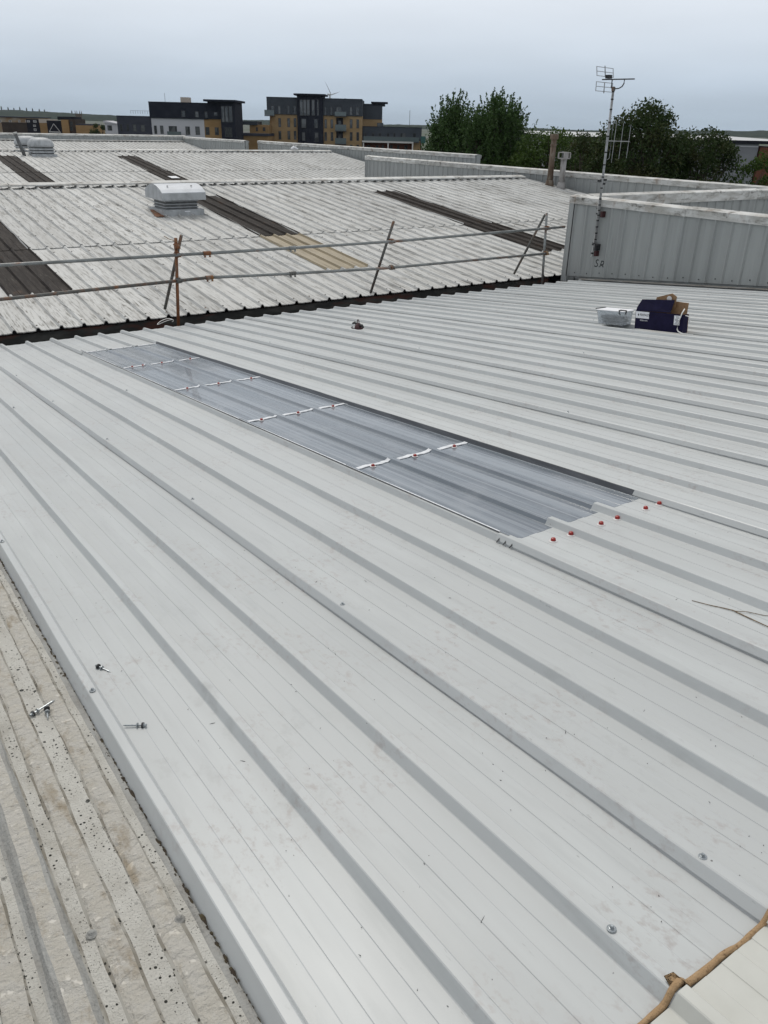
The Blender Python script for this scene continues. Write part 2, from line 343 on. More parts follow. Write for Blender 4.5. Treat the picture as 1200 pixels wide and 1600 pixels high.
def link(name, me, parent=None, loc=(0, 0, 0), rot=None):
    o = bpy.data.objects.new(name, me); o.location = loc
    if rot is not None: o.rotation_euler = rot
    if parent: o.parent = parent
    COL.objects.link(o); return o

class MB:
    """collects geometry for ONE mesh"""
    def __init__(s): s.v = []; s.f = []; s.mi = []; s.cur = 0
    def add(s, vs_, fs):
        k = len(s.v); s.v += [tuple(p) for p in vs_]
        for f in fs: s.f.append(tuple(k + i for i in f)); s.mi.append(s.cur)
        return s
    def box(s, x0, x1, y0, y1, z0, z1):
        return s.add([(x0, y0, z0), (x1, y0, z0), (x1, y1, z0), (x0, y1, z0), (x0, y0, z1), (x1, y0, z1), (x1, y1, z1), (x0, y1, z1)],
                     [(0, 3, 2, 1), (4, 5, 6, 7), (0, 1, 5, 4), (1, 2, 6, 5), (2, 3, 7, 6), (3, 0, 4, 7)])
    def tube(s, pts, rad, n=8, cap=True):
        pts = [Vector(p) for p in pts]
        if not isinstance(rad, (list, tuple)): rad = [rad] * len(pts)
        rings = []
        up = Vector((0, 0, 1))
        for i, p in enumerate(pts):
            d = (pts[min(i + 1, len(pts) - 1)] - pts[max(i - 1, 0)]).normalized()
            a = d.cross(up)
            if a.length < 1e-3: a = d.cross(Vector((1, 0, 0)))
            a.normalize(); b = d.cross(a).normalized()
            rings.append([p + (a * cos(2 * pi * j / n) + b * sin(2 * pi * j / n)) * rad[i] for j in range(n)])
        vs_ = [q for r_ in rings for q in r_]; fs = []
        for i in range(len(pts) - 1):
            for j in range(n):
                a0 = i * n + j; a1 = i * n + (j + 1) % n
                fs.append((a0, a0 + n, a1 + n, a1))
        if cap: fs.append(tuple(range(n))); fs.append(tuple(range(len(vs_) - 1, len(vs_) - n - 1, -1)))
        return s.add(vs_, fs)
    def lathe(s, prof, n=16, c=(0, 0, 0), sx=1.0, sy=1.0):
        vs_ = []
        for (r_, z) in prof:
            vs_ += [(c[0] + r_ * sx * cos(2 * pi * j / n), c[1] + r_ * sy * sin(2 * pi * j / n), c[2] + z) for j in range(n)]
        fs = []
        for i in range(len(prof) - 1):
            for j in range(n):
                a0 = i * n + j; a1 = i * n + (j + 1) % n
                fs.append((a0, a1, a1 + n, a0 + n))
        fs.append(tuple(range(n - 1, -1, -1))); fs.append(tuple(range(len(vs_) - n, len(vs_))))
        return s.add(vs_, fs)
    def prism(s, poly, axis, a0, a1):
        """poly: 2-D outline; extruded along axis 0/1/2 from a0 to a1"""
        def P(u, v, w):
            return ((w, u, v), (u, w, v), (u, v, w))[axis]
        n = len(poly)
        vs_ = [P(u, v, a0) for u, v in poly] + [P(u, v, a1) for u, v in poly]
        fs = [(i, (i + 1) % n, n + (i + 1) % n, n + i) for i in range(n)] + [tuple(range(n - 1, -1, -1)), tuple(range(n, 2 * n))]
        return s.add(vs_, fs)
    def mesh(s, name, mats, smooth=False):
        me = bpy.data.meshes.new(name); me.from_pydata(s.v, [], s.f); 
        if not isinstance(mats, (list, tuple)): mats = [mats]
        for m in mats: me.materials.append(m)
        if len(mats) > 1: me.polygons.foreach_set('material_index', s.mi)
        if smooth: me.polygons.foreach_set('use_smooth', [True] * len(s.f))
        me.validate(); me.update(); 
        return me
    def build(s, name, mats, parent=None, loc=(0, 0, 0), smooth=False, rot=None):
        return link(name, s.mesh(name, mats, smooth), parent, loc, rot)

def sheet(prof, rings, zf, mi=None, name='roof_sheet', mats=None, lip=0.0, wob=None):
    """a profiled sheet: prof = [(x, z)], swept over y values in rings; zf(y) = drop; lip = folded lower edge"""
    b = MB(); n = len(prof); vs_ = []
    for y in rings:
        for i, (x, z) in enumerate(prof):
            dx, dz = wob(i, x, y) if wob else (0, 0)
            vs_.append((x + dx, y, z + zf(y) + dz))
    fs = []; 
    for r_ in range(len(rings) - 1):
        for i in range(n - 1):
            a = r_ * n + i
            fs.append((a, a + 1, a + 1 + n, a + n)); b.mi.append(mi[i] if mi else 0)
    b.v = vs_; b.f = fs
    if lip:
        for r_ in (0, len(rings) - 1):
            k = len(b.v)
            for i in range(n):
                x, y, z = vs_[r_ * n + i]; b.v.append((x, y, z - lip))
            for i in range(n - 1):
                q = (r_ * n + i, k + i, k + i + 1, r_ * n + i + 1)
                b.f.append(q); b.mi.append(mi[i] if mi else 0)
    return b.mesh(name, mats)

# ------------------------------------------------------------------ ground and body of the works
gb = MB(); gb.add([(-5000, -3000, 0), (6500, -3000, 0), (6500, 7000, 0), (-5000, 7000, 0)], [(0, 1, 2, 3)])
tag(gb.build('ground', MT['ground']), 'dark street ground around the buildings', kind='structure')
fb = MB(); fb.box(-5.5, 29, -4.5, 70.3, 0.004, 7.0)
tag(fb.build('factory_building', FM['lightgrey']), 'grey factory block carrying the sheeted roofs', 'building', kind='thing')

# ------------------------------------------------------------------ new steel roof
PITCH = 1 / 3.0
XR = 0.408                                  # near crest edge of the first rib
TN = tan(0.111415)
Z0 = CZ - 1.5277                            # pan level below the eye
YE = 11.874
def zn(y): return Z0 - y * TN               # pan level
HR = 0.035
def rib_pts(x, first=False, last=False, base=0.0):
    L = [(x - .019, 0), (x - .0165, .0018), (x - .0015, HR - .0022), (x + .0015, HR)]
    Rr = [(x + .0265, HR), (x + .0295, HR - .0022), (x + .0445, .0018), (x + .047, 0)]
    return L, Rr
def pan_pts(x):
    o = []; w = PITCH - .019 - .047; a = x + .047
    for f0, f1 in ((.20, .405), (.595, .80)):
        o += [(a + w * f0, 0), (a + w * f0 + .0035, -.0019), (a + w * f1 - .0016, -.0019), (a + w * f1, 0)]
    return o
def steel_profile(edge=False):
    p = []
    for k in range(4):
        x = k * PITCH
        L, Rr = rib_pts(x)
        if k == 0:
            if edge: p += [(-.026, -.020), (-.0015, HR - .0022), (.0015, HR)] + Rr
            else:   # overlapping side lap, edge stands slightly off
                up = .0028
                p += [(x - .0195, .0085), (x - .0035, HR - .001 + up * .5), (x + .0005, HR + up), (x + .027, HR + up), (x + .030, HR + up * .6), (x + .0445, .0022), (x + .047, .0002)]
        elif k == 3: p += L + Rr[:2]
        else: p += L + Rr
        if k < 3: p += pan_pts(x)
    return p
P_STEEL = steel_profile(); P_EDGE = steel_profile(True)
roof = empty('metal_roof', (XR, 0, 0), 0, 'new light grey ribbed steel roof slope, clean, across the foreground', 'roof')
zloc = lambda y: zn(y)
def rings(a, b, n): return [a + (b - a) * i / n for i in range(n + 1)]
SW = lambda i, x, y: (.0011 * sin(y * 2.1 + x * 5) + .0006 * sin(y * 6.3), .0009 * sin(y * 3.7 + x * 9))
me_full = sheet(P_STEEL, rings(.44, YE, 34), zloc, mats=MT['new'], lip=.0012, wob=SW)
me_edge = sheet(P_EDGE, rings(.44, YE, 34), zloc, mats=MT['new'], lip=.0012, wob=SW)
me_near = sheet([(x, z + .0025) for x, z in P_STEEL], rings(.44, 2.495, 4), zloc, mats=MT['new'], lip=.0015)
me_farp = sheet(P_STEEL, rings(10.15, YE, 3), zloc, mats=MT['new'], lip=.0012)
for k in range(13):
    if k == 2:
        link('roof_sheet', me_near, roof, (k, 0, 0)); link('roof_sheet', me_farp, roof, (k, 0, 0)); continue
    if k == 12:   # last, cut against the fire wall
        me = sheet([q for q in P_STEEL if q[0] < .68], rings(.44, YE, 12), zloc, mats=MT['new'], lip=.0012)
        link('roof_sheet', me, roof, (k, 0, 0)); continue
    link('roof_sheet', me_edge if k == 0 else me_full, roof, (k + (RNG.uniform(-.002, .002) if k > 3 else 0), 0, 0))
me_ridge = sheet([(x, z + .009) for x, z in P_STEEL], rings(-3.2, .482, 6), zloc, mats=MT['ridge'], lip=.0025)
for k in range(13): link('ridge_sheet', me_ridge, roof, (k, 0, 0))
# foam filler squeezed out along the end of the ridge sheets, torn over the second rib
fo = MB(); pts = []; rad = []
seq = [(x + k, z) for k in range(2) for x, z in P_STEEL]
xx = .40
def prof_z(x):
    x = x % 1.0
    for (xa, za), (xb, zb) in zip(P_STEEL, P_STEEL[1:]):
        if xa <= x <= xb and xb > xa: return za + (zb - za) * (x - xa) / (xb - xa)
    return HR if x > .98 else 0
while xx < 1.9:
    y = .490 + .004 * sin(xx * 11) + .0015 * sin(xx * 47)
    pts.append((xx, y, zn(y) + prof_z(xx) + .0055)); rad.append(.0078 + .0010 * sin(xx * 19) + .0006 * sin(xx * 83)); xx += .012
fo.tube(pts, rad, 8)
fo.add([(.667, .495, zn(.5) + .036), (.70, .478, zn(.48) + .040), (.69, .512, zn(.51) + .052), (.672, .52, zn(.52) + .045)], [(0, 1, 2), (0, 2, 3), (0, 3, 1), (1, 3, 2)])
fo.build('foam_filler', MT['foam'], roof, smooth=True)
# fixings
def screw_mesh(name, red=False):
    b = MB()
    b.lathe([(.0125, 0), (.0125, .0013), (.0085, .0026)] if red else [(.0105, 0), (.0105, .0015), (.008, .0028)], 14)
    b.cur = 1
    if red: b.lathe([(.0074, .0024), (.0074, .006), (.0060, .0100), (.0025, .0115)], 10)
    else:
        b.lathe([(.0065, .0028), (.0065, .004), (.0048, .0043), (.0046, .0095), (.0035, .0105)], 6)
    return b.mesh(name, [MT['washer'] if red else MT['zinc'], MT['red'] if red else MT['zinc']])
SC_G, SC_R = screw_mesh('screw'), screw_mesh('screw', True)
tilt = (-math.atan(TN), 0, 0)
for r_, y in ((0, 2.32), (0, 3.99), (0, .70), (2, .66), (3, .67), (3, 2.33), (3, 3.96), (3, 5.64), (3, 7.33), (3, 9.0), (2, 7.33), (5, 7.33), (0, 5.66), (0, 7.33), (0, 9.0), (12, 3.96), (12, 7.2), (12, 9.0), (18, 5.64), (18, 9.0), (15, 7.2), (24, 7.3)):
    link('screw', SC_G, roof, (r_ * PITCH + .0135, y, zn(y) + HR + .0028), tilt)
for x in (2.60, 2.72, 2.935, 3.055, 3.275, 3.385):
    o = link('screw', SC_R, roof, (x - XR, 2.315, zn(2.315) + .0025), tilt); o.scale = (1.7,) * 3
sf = MB()                                   # drill swarf and grit scattered over the sheets
for i in range(420):
    if i < 300: x, y = RNG.uniform(.1, 3.2), .6 + 4.5 * RNG.random() ** 1.5
    else: x, y = RNG.uniform(.1, 9), RNG.uniform(.8, 9)
    px = (x % PITCH)
    if px < .05 or px > .31: continue
    L = RNG.uniform(.0012, .0035) if RNG.random() < .85 else RNG.uniform(.005, .012)
    a = RNG.uniform(0, pi); c, q = cos(a) * L, sin(a) * L; w = RNG.uniform(.0007, .0014)
    z = zn(y) + .0003
    sf.add([(x - c - q * w / L, y - q + c * w / L, z), (x - c + q * w / L, y - q - c * w / L, z), (x + c, y + q, z + .0008), (x, y, z + .0022)], [(0, 1, 3), (1, 2, 3), (2, 0, 3), (0, 2, 1)])
tag(sf.build('swarf', MT['rubber'], roof), kind='stuff')
# debris and mortar strip along the fire wall foot
ap = MB(); n = 90
va = []
for i in range(n + 1):
    y = YE - .05 - i * (YE + 1.5) / n
    w = .10 + .05 * RNG.random()
    va += [(12.66 - w, y, zn(y) + .038 + .004), (12.675, y, zn(y) + .05)]
ap.add(va, [(2 * i, 2 * i + 1, 2 * i + 3, 2 * i + 2) for i in range(n)])
ap.build('grit_strip', MT['debris'], roof)

# ------------------------------------------------------------------ GRP rooflight set into the third sheet
rl = empty('rooflight', (XR + 2, 0, 0), 0, 'long bluish grey translucent rooflight strip with white lap seals', 'rooflight')
P_GRP = []
for k in range(4):
    x = k * PITCH; L, Rr = rib_pts(x)
    if k == 0: P_GRP += [(x + .012, HR + .006), (x + .0265, HR + .004), (x + .031, HR - .002), (x + .0445, .003), (x + .049, .001)]
    elif k == 3: P_GRP += [(L[0][0] - .012, .001), (L[0][0] - .004, .0035)]
    else: P_GRP += [(q[0], q[1] * .58 + .001) for q in L + Rr]
    if k < 3: P_GRP += [(q[0], q[1] * .5 + .001) for q in pan_pts(x)]
RLY = [2.44, 3.925, 5.53, 7.165, 8.775, 10.30]
for i in range(5):
    a, b_ = RLY[i], RLY[i + 1]
    up = .0
    me = sheet([(x, z + .0015) for x, z in P_GRP], rings(a - (.06 if i else 0), b_, 4), lambda y, a=a, b_=b_: zn(y) + .004 * (y - a) / (b_ - a), name='rooflight_panel', mats=MT['grp'], lip=.0016)
    link('rooflight_panel', me, rl)
for i in range(1, 6):                           # white sealant squeezed along each lap, broken at the ribs
    y0 = RLY[i] + .002
    for k in range(3):
        xa, xb = k * PITCH + .036, (k + 1) * PITCH - (.024 if k == 2 else -.002)
        prof = [(xa + (xb - xa) * q / 12, .0108 + (.015 * max(0, (q - 11.0)) if k < 2 else 0) + (.012 * max(0, 1 - q) if k else 0) + RNG.uniform(-.0004, .0006)) for q in range(13)]
        rg = [y0 - .038, y0 - .033, y0 - .005, y0]
        me = sheet(prof, rg, lambda y: zn(y), name='lap_seal', mats=MT['tape'], lip=.003, wob=lambda j, x, y: (0, .0006 * sin(j * 7.3 + y * 60)))
        for v in me.vertices: v.co.y += .004 * sin(v.co.x * 37 + i * 2) + .0025 * sin(v.co.x * 90 + i)
        link('lap_seal', me, rl)
for y, xs in ((3.885, (2.59, 2.92, 3.25)), (5.49, (2.59, 2.92, 3.25)), (7.12, (2.60, 2.92, 3.27)), (8.74, (2.58, 2.70, 2.92, 3.26)), (10.25, (2.60, 2.72, 2.94, 3.06, 3.28))):
    for x in xs:
        o = link('screw', SC_R if y < 10 else SC_G, rl, (x - XR - 2, y - .012, zn(y) + .0095), tilt); o.scale = (1.6,) * 3 if y < 10 else (1.25,) * 3
bs = sheet([(1.0 - .0255, .0015), (1.0 - .0235, .004), (1.0 - .0068, HR - .002), (1.0 - .003, HR + .0010)], rings(2.497, 10.3, 6), zloc, name='shaded_sidewall', mats=MT['grp_shaded'], lip=.001)  # rooflight's right sidewall in shade, its darkness put into the colour
link('shaded_sidewall', bs, rl)
el = sheet([(.0095, HR + .0085), (.013, HR + .0105), (.0175, HR + .0095)], rings(2.5, 10.25, 6), zloc, name='edge_highlight', mats=MT['tape'], lip=.003)  # bright highlight along the rib edge, put in as a thin white strip
link('edge_highlight', el, rl)
lt = MB(); lt.box(.03, .96, 2.46, 10.2, -.004, .0)      # dim liner beneath the translucent sheets
me = lt.mesh('liner', FM['slate'])
for v in me.vertices: v.co.z += zn(v.co.y) - .03
link('liner', me, rl)
# three bent tabs left by the snips beside the lower corner
tb = MB()
for i in range(3):
    x = -.005 + i * .0; y = 2.47 - i * .045
    tb.add([(-.030, y, zn(y) + .004), (-.0305, y + .006, zn(y) + .004), (-.018, y - .004, zn(y) + .020), (-.012, y + .004, zn(y) + .024)], [(0, 1, 3, 2)])
tb.build('snip_marks', MT['rubber'], rl)

# ------------------------------------------------------------------ old fibre-cement slope at the camera's feet
cem = empty('cement_roof', (-3.0, 0, 0), 0, 'lichen spotted old fibre cement roof beside the new sheets', 'roof')
base = [(.030, 0, 2), (.040, .004, 2), (.052, .024, 2), (.060, .029, 1), (.082, .031, 1), (.103, .029, 2), (.111, .022, 2), (.119, .003, 3), (.126, -.001, 0), (.140, -.001, 0), (.158, 0, 3), (.164, .002, 1), (.172, .0055, 1), (.194, .0070, 1), (.215, .0055, 3), (.2225, .001, 0), (.252, -.002, 0), (.276, 0, 3), (.282, .002, 1), (.290, .0055, 1), (.312, .0070, 1), (.333, .0055, 3), (.3405, .001, 0)]
def cem_sheet(x_off, cut=None):
    prof = []; mi = []
    for k in range(3):
        for x, z, m in base:
            X = x + k * PITCH - .030
            if cut is not None and X > cut: continue
            prof.append((X, z)); mi.append(m)
    xe = cut if cut is not None else 1.003
    prof.append((xe, 0))
    rg = []
    y = -1.2
    while y < YE: rg.append(y); y += .05 if y < 4 else .4
    rg.append(YE)
    rr = random.Random(int(x_off * 100))
    ph = [rr.random() * 6 for _ in prof]; last = len(prof) - 1
    def wob(i, x, y):
        if i in (0, last): return (0, 0)
        return (.0016 * sin(y * 9 + ph[i]) + .0012 * sin(y * 31 + ph[i] * 3), .0007 * sin(y * 17 + ph[i]))
    return sheet(prof, rg, lambda y: zn(y) - .010, mi=mi, name='cement_sheet', mats=[MT['cem_white'], MT['cem_tan'], MT['cem_grey'], MT['cem_edge']], wob=wob)
x0c = .030 - 3 * PITCH * 3 + 0.0
for i in range(3): link('cement_sheet', cem_sheet(i + 1), cem, (x0c + i + 3.0, 0, 0))
link('cement_sheet', cem_sheet(9, .351), cem, (x0c + 3 + 3.0, 0, 0))
ms = MB()
y = .2
while y < 7:
    s_ = .0016 + .0055 * RNG.random() ** 4
    dens = .5 + .5 * sin(y * 5.1 + 1.3 * sin(y * 2.3))
    if RNG.random() < .25 + .65 * dens:
        x = 3.381 + RNG.uniform(-.006, .004) - s_ * .5
        k = RNG.uniform(0, 6)
        ms.lathe([(s_ * .9, -.003), (s_ * 1.1, .0006), (s_ * .55, s_ * .55)], 6, (x, y, zn(y) - .010), RNG.uniform(.5, 1.1), RNG.uniform(.8, 2.8))
    y += RNG.uniform(.002, .010)
tag(ms.build('moss', MT['moss'], cem), kind='stuff')
for (x, y) in ((.155, 1.36), (.335, 1.28)):       # buried old bolt heads crusted with lichen
    b = MB(); b.lathe([(.013, 0), (.014, .004), (.009, .008), (.006, .013), (.003, .015)], 9)
    b.build('bolt_head', MT['cem_grey'], cem, (x + 3.0, y, zn(y) - .010), rot=tilt)

# ------------------------------------------------------------------ old sheeted bays beyond the valley gutter
T5 = tan(radians(5.83))
def old_profile(p):
    o = []; h = .042
    for k in range(4):
        x = k * p
        o += [(x - .036, 0), (x - .0155, h - .002), (x - .012, h), (x + .012, h), (x + .0155, h - .002), (x + .036, 0)]
        if k < 3:
            w = p - .072
            o += [(x + .036 + w * .3, -.004), (x + .036 + w * .46, -.004), (x + .036 + w * .5, .001), (x + .036 + w * .54, -.004), (x + .036 + w * .7, -.004)]
    return o[:-3]
_cache = {}
def old_sheet(p, ln, matk):
    key = (p, round(ln, 2), matk)
    if key not in _cache:
        _cache[key] = sheet(old_profile(p), rings(0, ln, max(1, int(ln))), lambda y: y * T5, mats=MT[matk], lip=.013,
                            name='roof_sheet', wob=lambda i, x, y: (.0015 * sin(i * 3.1 + y), .002 * sin(i * 1.7 + y * 2.3)))
    return _cache[key]
BOLT = MB().lathe([(.016, 0), (.017, .003), (.009, .006), (.008, .012)], 6)
def bay(label, xs, n, w, y0, z0, ylap, yr, yend, strips, s0, s1, xmax):
    """one rising slope, its ridge cap and the falling slope behind it"""
    t = empty('sheeted_roof', (xs, y0, z0), 0, label, 'roof')
    p = w / 3
    for i in range(n):
        x = i * w
        def put(a, b_, mk, up=0.0):
            link('roof_sheet' if mk == 'old' else 'rooflight_sheet', old_sheet(p, b_ - a, mk), t, (x, a - y0, (a - y0) * T5 + up + RNG.uniform(0, .003)))
        if i in strips:
            lo = strips[i]
            put(y0, s0 + .1, 'old'); put(s0, ylap + .15, lo, .010); put(ylap, s1 + .1, 'dark_light', .020); put(s1, yr, 'old', .030)
        else:
            put(y0, ylap + .15, 'old'); put(ylap, yr, 'old', .020)
    L = n * w
    # fixings: countless small bolt heads along the purlins
    b = MB()
    for row in range(int((yr - y0) / 1.38) + 1):
        yy = .12 + row * 1.38
        for r_ in range(n * 3):
            if RNG.random() < .1: continue
            k = len(b.v); q = BOLT; xx = r_ * p + RNG.uniform(-.004, .004); y2 = yy + RNG.uniform(-.03, .03)
            b.add([(vx + xx, vy + y2, vz + y2 * T5 + .042 + (.020 if y0 + y2 > ylap else 0)) for vx, vy, vz in q.v], q.f)
    tag(b.build('roof_bolts', MT['rust_grey'], t), kind='stuff')
    # ridge cap in 3 m lengths
    zr = (yr - y0) * T5
    cap = MB()
    ov = .05
    cap.prism([(-.30, .012), (-.29, .045), (-.02, .085), (.02, .085), (.29, .045), (.30, .012), (.285, .012), (.27, .038), (0, .072), (-.27, .038), (-.285, .012)], 0, 0.0, 2.985)
    me = cap.mesh('ridge_cap', MT['cap_white'])
    k = 0.0
    while k < L - .5:
        o = link('ridge_cap', me, t, (k, yr - y0 + .12, zr + .055 + RNG.uniform(0, .006)), (0, 0, RNG.uniform(-.002, .002)))
        if k + 3 > L: o.scale.x = (L - k) / 3
        k += 3
    # falling slope behind
    rs = sheet([(x, z) for i in range(n) for x, z in [(q[0] + i * w, q[1]) for q in old_profile(p)[:-4]]], [yr - y0 + .2, yend - y0], lambda y: zr - (y - (yr - y0)) * T5, mats=MT['old'])
    link('rear_slope', rs, t)
    return t
bay('weathered white sheeted roof just behind the scaffold rail, with three dark strips', 2.40 - 4.0, 24, 1.0, 12.58, CZ - 2.855, 17.35, 23.75, 35.2,
    {4: 'dark_light', 10: 'tan_light', 16: 'dark_light'}, 14.35, 22.05, 23)
b2 = bay('second weathered sheeted roof rising behind the first ridge, with two dark strips', 8.02 - 5, 25, 1.0, 35.45, CZ - 2.87, 41.1, 47.35, 58.4,
    {5: 'dark_light', 11: 'dark_light'}, 37.2, 45.85, 28)
MB().add([(11.35, 3.4, 3.4 * T5 + .062), (11.75, 3.4, 3.4 * T5 + .062), (11.75, 3.95, 3.95 * T5 + .062), (11.35, 3.95, 3.95 * T5 + .062)], [(0, 1, 2, 3)]).build('patch', MT['tape'], b2)
bay('farthest narrow sheeted roof below the long grey parapet', 5.3, 22, 1.0, 58.9, CZ - 2.87, 64.0, 70.3, 71.2, {}, 0, 0, 27)
# valley gutter between the new and the old slope
gt = empty('valley_gutter', (-2.5, 12.2, CZ - 3.25), 0, 'dark rusty valley gutter between the new and old roofs', 'gutter')
b = MB(); b.box(0, 15.45, .44, .52, .03, .345); b.build('gutter_side', MT['gutter'], gt)
b = MB(); b.box(0, 15.45, -.55, .60, -.05, .028); b.build('gutter_bed', MT['gutter_rust'], gt)
b = MB(); b.box(0, 15.45, -.60, -.56, -.05, .24); b.build('gutter_side', MT['gutter_rust'], gt)
x = .2
while x < 15:
    MB().box(x, x + .10, .30, .438, .03, .22).build('gutter_bracket', MT['gutter'], gt); x += 2.15

# ------------------------------------------------------------------ clad fire walls with white cappings
def clad_panel(width, zb0, zb1, zt, name='cladding_panel'):
    """ribbed upright sheet in local (along = +y, face = -x); bottom edge runs zb0 -> zb1"""
    b = MB(); prof = []
    k = 0
    while k * PITCH < width - .01:
        y = k * PITCH
        prof += [(y, 0), (y + .022, -.034), (y + .048, -.034), (y + .070, 0), (y + .15, 0), (y + .152, -.002), (y + .25, -.002), (y + .252, 0)]
        k += 1
    prof = [q for q in prof if q[0] <= width] + [(width, 0)]
    vs_ = []
    for y, x in prof:
        zb = zb0 + (zb1 - zb0) * y / width
        vs_ += [(x, y, zb), (x, y, zt)]
    b.add(vs_, [(2 * i, 2 * i + 1, 2 * i + 3, 2 * i + 2) for i in range(len(prof) - 1)])
    return b.mesh(name, MT['clad'])
CAPME = {}
def cap_mesh(w, h, ln):
    key = (w, h, round(ln, 2))
    if key not in CAPME:
        b = MB()
        b.prism([(-.045, -h), (-.05, -.004), (-.04, .0), (w / 2, .03), (w + .04, .0), (w + .05, -.004), (w + .045, -h), (w + .03, -h), (w + .03, -.02), (w / 2, .01), (-.03, -.02), (-.03, -h)], 1, 0.004, ln - .004)
        CAPME[key] = b.mesh('cap_flashing', MT['cap_white'])
    return CAPME[key]
def wall(label, loc, rz, length, zt, zb, wid=.30, caph=.14, slope=None, trim=True, shade=None):
    """local +y runs along the wall, the seen face looks to local -x"""
    t = empty('fire_wall', loc, rz, label, 'wall')
    n = int(math.ceil(length - .05))
    me = None
    for i in range(n):
        w = min(1.0, length - i)
        if slope is not None: m = clad_panel(w, slope(i), slope(i + w), zt - caph + .02)
        else:
            if me is None or w < 1: me = clad_panel(w, zb, zb, zt - caph + .02)
            m = me
        link('cladding_panel', m, t, (0, i, 0))
    MB().box(.05, wid, .01, length - .01, zb if slope is None else min(slope(0), slope(length)), zt - .03).build('wall_core', MT['clad'], t)
    k = 0.0
    while k < length - .05:
        ln = min(3.0, length - k)
        link('cap_flashing', cap_mesh(wid, caph, ln), t, (0, k, zt - .03 + RNG.uniform(-.006, .006)), (RNG.uniform(-.002, .002), 0, 0))
        k += 3.0
    return t
W1Y = -2.465
W1 = wall('tall grey clad wall beside the new roof, aerial fixed to its end', (13.09, W1Y, CZ), 0, 14.845, -1.20, -3.0, .30, .135,
          slope=lambda i: zn(W1Y + i) - CZ + .085)
MB().box(-.034, -.004, 14.69, 14.845, -2.93, -1.33).build('corner_trim', MT['clad'], W1)
# scribbled letters
def stroke(b, pts, w, x):
    for (y0, z0), (y1, z1) in zip(pts, pts[1:]):
        dx, dz = y1 - y0, z1 - z0; l = math.hypot(dx, dz) or 1; nx, nz = -dz / l * w, dx / l * w
        b.add([(x, y0 + nx, z0 + nz), (x, y0 - nx, z0 - nz), (x, y1 - nx, z1 - nz), (x, y1 + nx, z1 + nz)], [(0, 1, 2, 3)])
b = MB(); yb = 11.50 - W1Y
stroke(b, [(yb - .075, -2.385), (yb - .045, -2.375), (yb - .010, -2.40), (yb - .02, -2.435), (yb - .06, -2.455), (yb - .065, -2.49), (yb - .03, -2.515), (yb + .02, -2.505)], .0095, -.0045)
stroke(b, [(yb - .098, -2.507), (yb - .112, -2.509)], .009, -.0045)
stroke(b, [(yb - .125, -2.51), (yb - .155, -2.40), (yb - .165, -2.385)], .0095, -.0045)
stroke(b, [(yb - .145, -2.39), (yb - .20, -2.385), (yb - .225, -2.42), (yb - .19, -2.455), (yb - .14, -2.465), (yb - .185, -2.47), (yb - .215, -2.50)], .0095, -.0045)
b.build('lettering', MT['marker'], W1)
for i in range(32):
    yy = 14.50 - i * PITCH; MB().lathe([(.012, 0), (.012, .006)], 6).build('fixing_bolt', MT['rubber'], W1, (-.003, yy, zn(W1Y + yy) - CZ + .16 + RNG.uniform(-.02, .02)), rot=(0, -pi / 2, 0))
stb = [(11.62, -2.73, .014), (11.28, -2.70, .018), (10.62, -2.64, .022), (9.7, -2.55, .012), (12.05, -2.77, .012), (11.9, -1.95, .010)]
W2 = wall('long grey clad wall with white capping crossing behind the ridge', (22.72, -2.0, CZ), 0, 37.1, -1.33, -3.05, .32, .16)
MB().box(-.034, -.004, 36.95, 37.1, -3.0, -1.48).build('corner_trim', MT['clad'], W2)
W3 = wall('pale distant clad wall ending behind the trees', (28.36, 33.6, CZ), 0, 24.8, -1.23, -3.05, .32, .16)
W4 = wall('short far clad wall joining the long parapet', (27.35, 58.45, CZ), 0, 12.0, -1.24, -3.05, .30, .14)
W5 = wall('low grey parapet along the far edge of the roofs', (27.6, 70.55, CZ), pi / 2, 25.0, -1.17, -2.2, .30, .12)
W6 = wall('stained white capped parapet behind the wall with the aerial', (22.66, 12.32, CZ), pi / 2, 9.23, -1.215, -3.0, .28, .21)
# sheeted slope hidden in the well between the two walls
ws = sheet(old_profile(PITCH)[:-3], rings(-3, 12.2, 2), lambda y: zn(y) - CZ + .0, mats=MT['old'])
well = empty('sheeted_roof', (13.45, 0, CZ), 0, 'old sheeted slope in the well behind the wall with the aerial', 'roof')
for i in range(8): link('roof_sheet', ws, well, (i * 1.0 + .06, 0, 0))

# ------------------------------------------------------------------ scaffold guard rail over the gutter
sc = empty('scaffold_guardrail', (4.4, 12.15, CZ - 3.2), 0, 'scaffold tube guard rail with rusty posts along the gutter', 'guard rail')
def W(o, x, y, z): return (x - o.location.x, y - o.location.y, CZ + z - o.location.z)
def tube(name, pts, r_, mk, par, n=10): return MB().tube([W(par, *p) for p in pts], r_, n).build(name, MT[mk], par, smooth=True)
TR = .0245
tube('rail', [(-2.6, 12.10, -1.80), (1.97, 12.10, -1.825), (4.93, 12.10, -1.845)], TR, 'galv', sc)
tube('rail', [(4.93, 12.10, -1.847), (8.40, 12.10, -1.853), (12.70, 12.10, -1.79)], TR, 'galv', sc)
tube('rail', [(-2.6, 12.12, -2.32), (1.9, 12.12, -2.275), (4.93, 12.12, -2.215)], TR, 'rust_grey', sc)
tube('rail', [(4.93, 12.12, -2.215), (6.42, 12.12, -2.26), (8.22, 12.12, -2.305), (12.28, 12.12, -2.29)], TR, 'galv', sc)
tube('post', [(4.38, 12.17, -3.22), (4.48, 12.17, -1.605)], TR, 'rust', sc)
tube('raker', [(4.47, 12.93, -2.80), (4.545, 12.10, -1.565)], TR, 'rust_grey', sc)
tube('raker', [(8.32, 12.63, -2.83), (8.43, 12.09, -1.515)], TR, 'rust_grey', sc)
